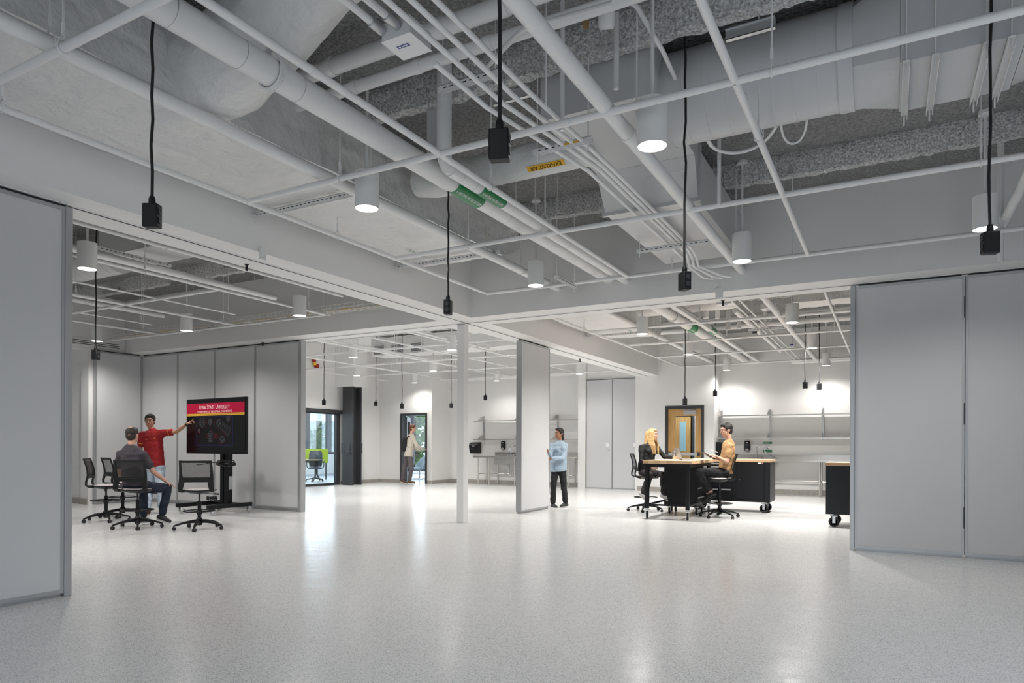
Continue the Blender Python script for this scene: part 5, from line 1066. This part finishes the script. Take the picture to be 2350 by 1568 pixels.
def person(label, J, hf, bf, skin='skin', S=1.0, w=1.0, shirt=('greyshirt', .55), sleeve=1, pants='navy', pleg=1.0, shoes='blackshoe', sole='sole', hair='hairdark', long_hair=False, hands=(None, None), female=False, loose=1.0, feet=None, glasses=False, bald=False, collar=False, hem=.0, flare=0, up=None):
    root = thing('person', label, 'person', (J['pel'].x, J['pel'].y, 0))
    O = Vector(root.location); K = {k: Vector(v)-O for k, v in J.items()}
    g = lambda a: K[a]
    R = .96 if not female else .80; R *= S
    up_t = (g('neck')-g('pel')).normalized(); sh = (g('shR')-g('shL')).normalized(); bfv = Vector(bf).normalized()
    Rt = Matrix((sh, up_t.cross(sh).normalized(), up_t)).transposed()
    if Rt.col[1].dot(bfv) < 0: Rt = Matrix((sh, -up_t.cross(sh).normalized(), up_t)).transposed()
    T = g('neck')-g('pel'); fw = Vector(Rt.col[1])
    def torso(mb, e=0, hemd=0):
        c = g('pel')+T*.78; mb.ell(c+fw*.005, (.155*R*w+e, .105*R*w+e, .17*R+e), Rt)
        mb.ell(g('pel')+T*.52, (.135*R*w+e, .098*R*w+e, .15*R+e), Rt)
        mb.ell(g('pel')+T*.30, (.14*R*w+e, .10*R*w+e, .13*R+e), Rt)
        mb.ell(g('pel')+T*.08-Vector((0, 0, hemd*.3)), (.158*R*w+e, .112*R*w+e, .12*R+hemd*.5+e), Rt)
        if hemd: mb.ell(g('pel')-Vector((0, 0, hemd)), (.165*R*w+e, .12*R*w+e, .09), Rt)
        for a in ('shL', 'shR'): mb.cap(g('pel')+T*.90, g(a), (.065 if not female else .048)*R+e, .052*R+e); mb.cap(g('pel')+T*.72, g(a), .08*R+e, .055*R+e)
        if female: mb.ell(c+fw*.075-up_t*.03+sh*.06, .052+e); mb.ell(c+fw*.075-up_t*.03-sh*.06, .052+e)
    body = MB(); torso(body, -.006)
    hc = g('head'); Rh = frame(hf, up or Vector((0, 0, 1))); F_ = Vector(Rh.col[1]); U_ = Vector(Rh.col[2]); X_h = Vector(Rh.col[0])
    hs_ = S*(.98 if female else 1.05)
    # neck and head
    nb = g('neck'); body.cap(nb-up_t*.03, hc-U_*.07*hs_-F_*.02, .056*R, .052*R)
    body.ell(hc+U_*.03*hs_-F_*.012, (.078*hs_, .094*hs_, .088*hs_), Rh, 20, 14)
    body.ell(hc-U_*.035*hs_+F_*.022*hs_, (.063*hs_, .067*hs_, .080*hs_), Rh, 20, 14); body.ell(hc-U_*.088*hs_+F_*.052*hs_, (.026*hs_, .022*hs_, .022*hs_), Rh)
    body.cap(hc+F_*.082*hs_+U_*.012*hs_, hc+F_*.104*hs_-U_*.022*hs_, .008*hs_, .0125*hs_); body.ell(hc+F_*.086*hs_-U_*.026*hs_, (.017*hs_, .010, .010), Rh)
    body.ell(hc+F_*.080*hs_+U_*.034*hs_, (.05*hs_, .014, .012), Rh); body.ell(hc+F_*.080*hs_-U_*.055*hs_, (.022*hs_, .012, .011), Rh)
    for s_ in (-1, 1):
        body.ell(hc+X_h*s_*.074*hs_-F_*.008-U_*.004, (.010, .020, .032), Rh); body.ell(hc+X_h*s_*.036*hs_+F_*.066*hs_-U_*.014*hs_, (.020, .016, .016), Rh)
    # arms
    for s_, nm in ((0, 'L'), (1, 'R')):
        a, e_, w_ = g('sh'+nm), g('el'+nm), g('wr'+nm)
        body.cap(a, a.lerp(e_, .5), .050*R, .044*R); body.cap(a.lerp(e_, .5), e_, .044*R, .036*R); body.cap(e_, e_.lerp(w_, .35), .037*R, .038*R); body.cap(e_.lerp(w_, .35), w_, .038*R, .024*R)
        if hands[s_]: hand(body, w_, s=(.95 if not female else .85)*S, thumb=hands[s_][2], d=hands[s_][0], n=hands[s_][1], curl=hands[s_][3] if len(hands[s_]) > 3 else (.35, .4, .45, .5))
        h_, k_, an = g('hip'+nm), g('kn'+nm), g('an'+nm)
        body.cap(h_, k_, .078*R, .052*R); body.cap(k_, k_.lerp(an, .35), .050*R, .052*R); body.cap(k_.lerp(an, .35), an, .052*R, .034*R); body.ell(g('hip'+nm), .08*R)
    for nm, i in (('L', 0), ('R', 1)):
        fd = Vector(feet[i]).normalized() if feet else Vector((bfv.x, bfv.y, 0)); an = g('an'+nm); dn = -Vector((0, 0, 1)); dn = (dn-fd*dn.dot(fd)).normalized()
        body.cap(an+fd*-.01+dn*.04, an+fd*.10+dn*.055, .028*S, .022*S)
    blob('body', body, skin, root, .0075, 3)
    # face details
    f_ = MB()
    for s_ in (-1, 1): f_.ell(hc+X_h*s_*.029*hs_+F_*.0835*hs_+U_*.012*hs_, (.0115*hs_, .006, .0062*hs_), Rh)
    f_.build('eye_whites', 'paper', root)
    f_ = MB()
    for s_ in (-1, 1): f_.ell(hc+X_h*s_*.029*hs_+F_*.0885*hs_+U_*.012*hs_, (.0062*hs_, .003, .0062*hs_), Rh); f_.cap(hc+X_h*s_*.016*hs_+F_*.092*hs_+U_*.036*hs_, hc+X_h*s_*.046*hs_+F_*.080*hs_+U_*.037*hs_, .0042, .003)
    f_.build('eyes_and_brows', 'eye' if hair != 'hairblond' else 'hairbrown', root); MB().ell(hc+F_*.0875*hs_-U_*.056*hs_, (.022*hs_, .007, .0055*hs_), Rh).build('mouth', 'lip', root)
    if glasses:
        q = MB()
        for s_ in (-1, 1):
            c = hc+X_h*s_*.032*hs_+F_*.105*hs_+U_*.010*hs_; q.tube(arc(c, .024*hs_, 0, 2*PI, 18, X_h*1.1, U_*.8), .0022, 6, False); q.tube([c+X_h*s_*.025*hs_+U_*.006, hc+X_h*s_*.078*hs_+F_*.0+U_*.012], .002, 6)
        q.tube([hc-X_h*.008+F_*.107*hs_+U_*.014, hc+X_h*.008+F_*.107*hs_+U_*.014], .0022, 6); q.build('glasses', 'frame', root)
    # hair
    h = MB()
    if bald:
        h.ell(hc+U_*.040*hs_-F_*.018, (.083*hs_, .094*hs_, .080*hs_), Rh, 20, 14); h.ell(hc-F_*.048-U_*.012, (.070*hs_, .054*hs_, .070*hs_), Rh); h.ell(hc+F_*.045*hs_+U_*.088*hs_, (.055*hs_, .04*hs_, .026*hs_), Rh)
        MB().ell(hc+U_*.090*hs_-F_*.047*hs_, (.036, .038, .030), Rh @ Matrix.Rotation(-.5, 3, 'X')).build('bald_patch', skin, root)
    else:
        h.ell(hc+U_*.046*hs_-F_*.020, (.084*hs_, .097*hs_, .086*hs_), Rh, 20, 14); h.ell(hc-F_*.050-U_*.01, (.071*hs_, .055*hs_, .072*hs_), Rh)
        h.ell(hc+F_*.045*hs_+U_*.092*hs_, (.058*hs_, .045*hs_, .03*hs_), Rh)
        for s_ in (-1, 1): h.ell(hc+X_h*s_*.066*hs_+U_*.035*hs_+F_*.0, (.016, .04, .045), Rh)
    if long_hair:
        random.seed(3); h.ell(hc-F_*.05-U_*.06, (.074*hs_, .05*hs_, .12*hs_), Rh)
        for s_ in (-1, 1):
            for k in range(7):
                o_ = F_*(.035-.022*k)+X_h*s_*(.052+.004*k); a = hc+o_+U_*.06; b2 = hc+o_*1.15-U_*.09; c = hc+o_*1.0+X_h*s_*.018-U_*.20+F_*(.045 if k < 5 else -.02); e_ = c-U_*(.15+.03*random.random())+F_*.02-X_h*s_*.01
                h.cap(a, b2, .016, .018, 8); h.cap(b2, c, .018, .017, 8); h.cap(c, e_, .017, .007, 8)
    if long_hair == 'tail': pass
    blob('hair', h, hair, root, .0065, 2, ripple=.0035 if not long_hair else .0015, seed=3)
    # clothes
    c_ = MB(); e = .013*loose
    torso(c_, e, 0); Lt = T.length
    hz = -hem if hem else -.02; wb = 1.0 if not female else .93
    c_.barrel([((.165*w*wb*S+e), (.118*w*wb*S+e), hz), ((.160*w*wb*S+e), (.114*w*wb*S+e), Lt*.3), ((.158*w*wb*S+e), (.108*w*wb*S+e), Lt*.65), ((.150*w*wb*S+e), (.100*w*wb*S+e), Lt*.82), ((.10*w*S), .07*S, Lt*.93)], Rt, g('pel'))
    fr = shirt[1]
    for nm in ('L', 'R'):
        a, e_, w_ = g('sh'+nm), g('el'+nm), g('wr'+nm)
        if fr <= 1: c_.cap(a, a.lerp(e_, fr), .054*R+e, .050*R+e)
        else: c_.cap(a, e_, .054*R+e, .042*R+e); c_.cap(e_, e_.lerp(w_, fr-1), .042*R+e, .030*R+e)
    o = blob('shirt', c_, shirt[0], root, .0085, 3, ripple=.009, seed=hash(label) % 7 if 0 else len(label)); 
    if collar:
        q = MB(); cn = nb+up_t*.004
        for s_ in (-1, 1): q.add([cn+F_*.075+X_h*s_*.005-U_*.045, cn+F_*.055+X_h*s_*.055-U_*.05, cn+X_h*s_*.075+U_*.005, cn+F_*.06+X_h*s_*.03+U_*.01], [(0, 1, 2, 3)])
        q.tube(arc(cn, .064, 0, 2*PI, 20, X_h, F_), .009, 8, False); q.build('collar', shirt[0], root)
    p = MB(); ep = .012*loose
    p.ell(g('pel')+T*.04, (.157*R*w+ep, .115*R*w+ep, .11*R+ep), Rt)
    for nm in ('L', 'R'):
        h_, k_, an = g('hip'+nm), g('kn'+nm), g('an'+nm); p.cap(h_, k_, .088*R+ep, .060*R+ep); z_ = k_.lerp(an, pleg); p.cap(k_, z_, .058*R+ep, .044*R+ep+flare); p.ell(h_, .092*R+ep)
    blob('trousers', p, pants, root, .010, 3, ripple=.010, seed=2)
    for nm, i in (('L', 0), ('R', 1)):
        fd = Vector(feet[i]).normalized() if feet else Vector((bfv.x, bfv.y, 0)).normalized(); an = g('an'+nm); dn = -Vector((0, 0, 1)); dn = (dn-fd*dn.dot(fd)).normalized()
        q = MB(); q.cap(an-fd*.035*S+dn*.052*S, an+fd*.05*S+dn*.045*S, .040*S, .040*S); q.cap(an+fd*.05*S+dn*.05*S, an+fd*.15*S+dn*.062*S, .040*S, .029*S); q.cap(an+dn*.0, an+dn*.04, .036*S, .042*S)
        sh_ = blob('shoe', q, shoes, root, .009, 2)
        q = MB(); sdv = fd.cross(dn).normalized(); pts = []
        for k in range(20):
            t_ = 2*PI*k/20; pts.append((an+fd*(.055+.125*math.cos(t_))*S+sdv*(.042*math.sin(t_))*S))
        q.add([p_+dn*.078*S for p_ in pts]+[p_+dn*.098*S for p_ in pts], [tuple(range(20)), tuple(range(20, 40))[::-1]]+[(k, k+20, (k+1) % 20+20, (k+1) % 20) for k in range(20)]); q.build('shoe_sole', sole, sh_)
    return root
V = Vector
def dirv(px, dz=0, away=0):
    """horizontal unit vector: px = along image right, away = away from the camera"""
    v = V((CR.x, CR.y, 0)).normalized()*px+V((CF.x, CF.y, 0))*away; return V((v.x, v.y, dz))
# man in the red polo, standing and pointing
t0 = 12.3
J = dict(head=PT(344, 967, t0), neck=PT(350, 988, t0), pel=PT(355, 1068, t0+.02), shL=PT(376, 994, t0-.03), shR=PT(327, 998, t0+.02), elL=PT(404, 992, t0-.12), wrL=PT(430, 973, t0-.2),
         elR=PT(321, 1033, t0+.02), wrR=PT(334, 1062, t0-.18), hipL=PT(366, 1076, t0), hipR=PT(345, 1076, t0), knL=PT(367, 1121, t0-.08), knR=PT(344, 1122, t0+.02), anL=PT(370, 1165, t0-.05), anR=PT(338, 1168, t0-.15))
r = person('standing man with glasses in a red polo shirt pointing at the display', J, dirv(.25, -.06, -1), dirv(.15, 0, -1), skin='skin3', shirt=('red', .62), pants='jeans', pleg=.92, shoes='brownshoe', sole='brownshoe', hair='hairdark', glasses=True, collar=True, hem=.03, loose=1.1,
     hands=((dirv(.8, .62, 0), dirv(.5, -.8, .3), -1, (-.02, .95, 1.0, 1.0)), (dirv(.3, -.8, -.3), dirv(1, 0, 0), 1)), feet=(dirv(.6, 0, -.8), dirv(-.1, 0, -1)), w=1.0)
Oo = V(r.location)
cf = ((J['neck']-J['pel'])*.74+J['pel']-Oo); fwd_ = dirv(.15, 0, -1).normalized(); rt_ = dirv(1, 0, .15).normalized(); c0 = cf+fwd_*.135
MB().add([c0-rt_*.075+V((0, 0, .0)), c0-rt_*.062+V((0, 0, -.008)), c0-rt_*.038+V((0, 0, .014)), c0-rt_*.062+V((0, 0, .001))], [(0, 1, 2, 3)]).build('chest_logo', 'yellow', r, False)
text('I-S', 'chest_emblem', .035, c0+rt_*.075+V((0, 0, .015)), rt_, (0, 0, 1), 'yellow', r)
w_ = J['wrL']-Oo; d_ = (J['wrL']-J['elL']).normalized(); MB().tube([w_-d_*.03, w_-d_*.005], .030, 16).build('wrist_watch', 'black', r)
e_ = J['shL'].lerp(J['elL'], .60)-Oo; s_ = MB(); dd = (J['elL']-J['shL']).normalized(); s_.tube([e_-dd*.012, e_-dd*.004], .069, 18, False); s_.build('sleeve_piping', 'scr_gold' if 0 else 'yellow', r)
e_ = J['shR'].lerp(J['elR'], .60)-Oo; dd = (J['elR']-J['shR']).normalized(); MB().tube([e_-dd*.012, e_-dd*.004], .069, 18, False).build('sleeve_piping', 'yellow', r)
# seated man in charcoal shirt, from behind
t0 = 10.12
J = dict(head=PT(304, 999, t0+.06), neck=PT(301, 1026, t0+.02), pel=PT(310, 1112, t0-.02), shL=PT(278, 1043, t0+.10), shR=PT(328, 1044, t0-.02), elL=PT(270, 1084, t0+.25), wrL=PT(292, 1110, t0+.45), elR=PT(352, 1083, t0+.08), wrR=PT(381, 1105, t0+.30),
         hipL=PT(300, 1116, t0+.04), hipR=PT(324, 1117, t0), knL=PT(330, 1118, t0+.50), knR=PT(384, 1121, t0+.33), anL=PT(329, 1186, t0+.42), anR=PT(372, 1181, t0+.32))
person('seated man seen from behind in a charcoal t-shirt and navy jeans', J, dirv(-.05, 0, 1), dirv(.1, 0, 1), skin='skin', shirt=('greyshirt', .62), pants='navy', pleg=.93, hair='hairbrown', bald=True, loose=1.05, w=1.08,
       hands=((dirv(.5, -.3, .8), dirv(0, -1, 0), 1, (.2, .2, .2, .2)), (dirv(.85, -.62, .5), dirv(0, -1, 0), -1, (.12, .12, .15, .2))), feet=(dirv(.1, -.1, .9), dirv(.85, -.25, -.15)))
# blonde woman at the table
t0 = 13.05
J = dict(head=PT(1498, 999, t0), neck=PT(1492, 1019, t0+.02), pel=PT(1480, 1079, t0+.02), shR=PT(1472, 1027, t0-.10), shL=PT(1507, 1027, t0+.08), elR=PT(1472, 1058, t0-.15), wrR=PT(1494, 1073, t0-.28), elL=PT(1526, 1050, t0+.04), wrL=PT(1546, 1050, t0-.06),
         hipR=PT(1475, 1083, t0-.05), hipL=PT(1486, 1082, t0+.10), knR=PT(1489, 1090, t0-.48), knL=PT(1520, 1090, t0-.30), anR=PT(1478, 1130, t0-.36), anL=PT(1526, 1133, t0-.42))
J['knR'] = PT(1492, 1090, t0-.40)
r = person('seated woman with long blond hair in a black top at the butcher block table', J, dirv(.75, 0, -.65), dirv(.75, 0, -.6), skin='skin', female=True, shirt=('blacktop', 1.9), pants='darkpants', pleg=.95, shoes='whiteshoe', hair='hairblond', long_hair=True, loose=.9, flare=.028,
       hands=((dirv(1, .05, -.1), dirv(0, -1, 0), 1, (.3, .3, .35, .4)), (dirv(.9, -.1, -.3), dirv(0, 0, 1), -1, (.5, .6, .7, .7))), feet=(dirv(.75, -.45, -.25), dirv(.6, -.55, -.3)))
q = MB().tube([J['wrR']-V(r.location)+dirv(.07, -.01, -.02), J['wrR']-V(r.location)+dirv(.13, .02, -.02)], .004, 6).build('pen_held', 'alu'); q.location = r.location; tag(q, "pen held in the blond woman's lowered hand", 'pen')
# man in tan shirt
t0 = 12.0
J = dict(head=PT(1667, 988, t0), neck=PT(1674, 1014, t0), pel=PT(1665, 1083, t0), shL=PT(1675, 1026, t0-.13), shR=PT(1674, 1024, t0+.15), elL=PT(1669, 1061, t0-.20), wrL=PT(1645, 1048, t0-.12), elR=PT(1664, 1058, t0+.20), wrR=PT(1642, 1051, t0+.08),
         hipL=PT(1662, 1086, t0-.09), hipR=PT(1662, 1086, t0+.09), knL=PT(1606, 1083, t0-.10), knR=PT(1602, 1084, t0+.12), anL=PT(1633, 1130, t0-.06), anR=PT(1626, 1135, t0+.06))
r = person('seated man with glasses in a tan t-shirt holding a tablet at the table', J, dirv(-1, -.16, -.1), dirv(-1, 0, 0), skin='skin', shirt=('tan', .62), pants='blackpants', pleg=.82, shoes='blackshoe', sole='blackshoe', hair='hairdark', glasses=True, loose=1.0, w=.98,
       hands=((dirv(-.9, .35, .2), dirv(-.3, -.7, .3), 1, (.6, .7, .8, .8)), (dirv(-.95, .05, 0), dirv(0, 1, 0), 1, (.45, .5, .5, .5))), feet=(dirv(-.85, -.5, 0), dirv(-.85, -.55, 0)), up=V((0, 0, 1)))
t = thing('tablet', 'dark tablet computer held by the man in the tan shirt', 'tablet', PT(1626, 1046, t0-.02), 0)
Rm = frame(dirv(-1, .55, 0)).to_4x4(); MB().box(-.085, -.125, -.004, .085, .125, .004, Rm).build('body', 'darkgrey', t, False, bevel=.002); MB().box(-.078, -.118, .0042, .078, .118, .005, Rm).build('tablet_screen', 'screenblack', t, False)
q = MB().tube([(0, 0, 0), dirv(-.12, .05, .0)], .0035, 6).build('stylus', 'white'); q.location = PT(1648, 1039, t0-.1); tag(q, 'white stylus in the hand of the man with the tablet', 'stylus')
# woman pushing the panel
t0 = 13.80
J = dict(head=PT(1283, 996, t0), neck=PT(1284, 1015, t0), pel=PT(1282, 1072, t0), shR=PT(1265, 1024, t0-.02), shL=PT(1297, 1022, t0+.02), elR=PT(1262, 1048, t0-.20), wrR=PT(1259, 1037, t0-.38), elL=PT(1291, 1052, t0-.15), wrL=PT(1263, 1053, t0-.33),
         hipR=PT(1274, 1078, t0), hipL=PT(1290, 1078, t0), knR=PT(1270, 1115, t0-.05), knL=PT(1294, 1116, t0-.02), anR=PT(1269, 1155, t0-.02), anL=PT(1298, 1153, t0-.0))
r = person('woman in a light denim jacket and black trousers pushing the partition panel', J, dirv(-.75, 0, -.6), dirv(-.5, 0, -.8), skin='skin2', female=True, shirt=('denim', 1.85), pants='blackpants', pleg=.90, shoes='blackshoe', hair='hairdark', loose=1.15, hem=.09, flare=.012,
       hands=((dirv(-.8, .3, .2), dirv(-.6, 0, -.5), -1), (dirv(-.8, .3, .2), dirv(-.6, 0, -.5), 1)), feet=(dirv(-.6, 0, -.7), dirv(.35, 0, -.8)))
h = MB(); hc = J['head']-V(r.location); bk = dirv(.75, 0, .5).normalized(); h.cap(hc+bk*.06, hc+bk*.09-V((0, 0, .10)), .05, .035); blob('tied_hair', h, 'hairdark', r, .008, 2, ripple=.004)
# man with backpack
t0 = 21.6
J = dict(head=PT(947, 984, t0), neck=PT(944, 997, t0), pel=PT(938, 1043, t0), shL=PT(939, 1004, t0+.12), shR=PT(947, 1003, t0-.12), elL=PT(945, 1022, t0+.22), wrL=PT(955, 1032, t0+.25), elR=PT(957, 1024, t0-.16), wrR=PT(968, 1031, t0-.02),
         hipL=PT(936, 1047, t0+.05), hipR=PT(940, 1047, t0-.05), knL=PT(928, 1075, t0+.1), knR=PT(944, 1076, t0-.1), anL=PT(924, 1101, t0+.1), anR=PT(940, 1103, t0-.05))
r = person('walking man in a cream sweater with a dark backpack at the open doorway', J, dirv(1, 0, .25), dirv(1, 0, .2), skin='skin', shirt=('cream', 1.85), pants='greypants', pleg=.94, shoes='brownshoe', hair='hairred', loose=1.4, hem=.08,
       hands=((dirv(1, -.2, 0), dirv(0, -1, 0), 1), (dirv(1, .05, .1), dirv(0, -1, 0), 1)), feet=(dirv(.7, -.2, .1), dirv(1, 0, 0)))
t = thing('backpack', "dark backpack worn by the man in the cream sweater", 'backpack', PT(930, 1020, t0), math.radians(28.9))
b_ = MB().ell((0, 0, 0), (.11, .15, .25)).ell((-.04, 0, -.07), (.11, .14, .17)).ell((.02, 0, .16), (.08, .13, .10)); blob('bag', b_, 'blackpants', t, .012, 4, ripple=.006)
for s_ in (-1, 1): MB().tube([(.06, s_*.10, .18), (.13, s_*.12, .26), (.24, s_*.13, .22), (.27, s_*.13, .08), (.12, s_*.14, -.1)], .016, 8).build('shoulder_strap', 'blackpants', t)
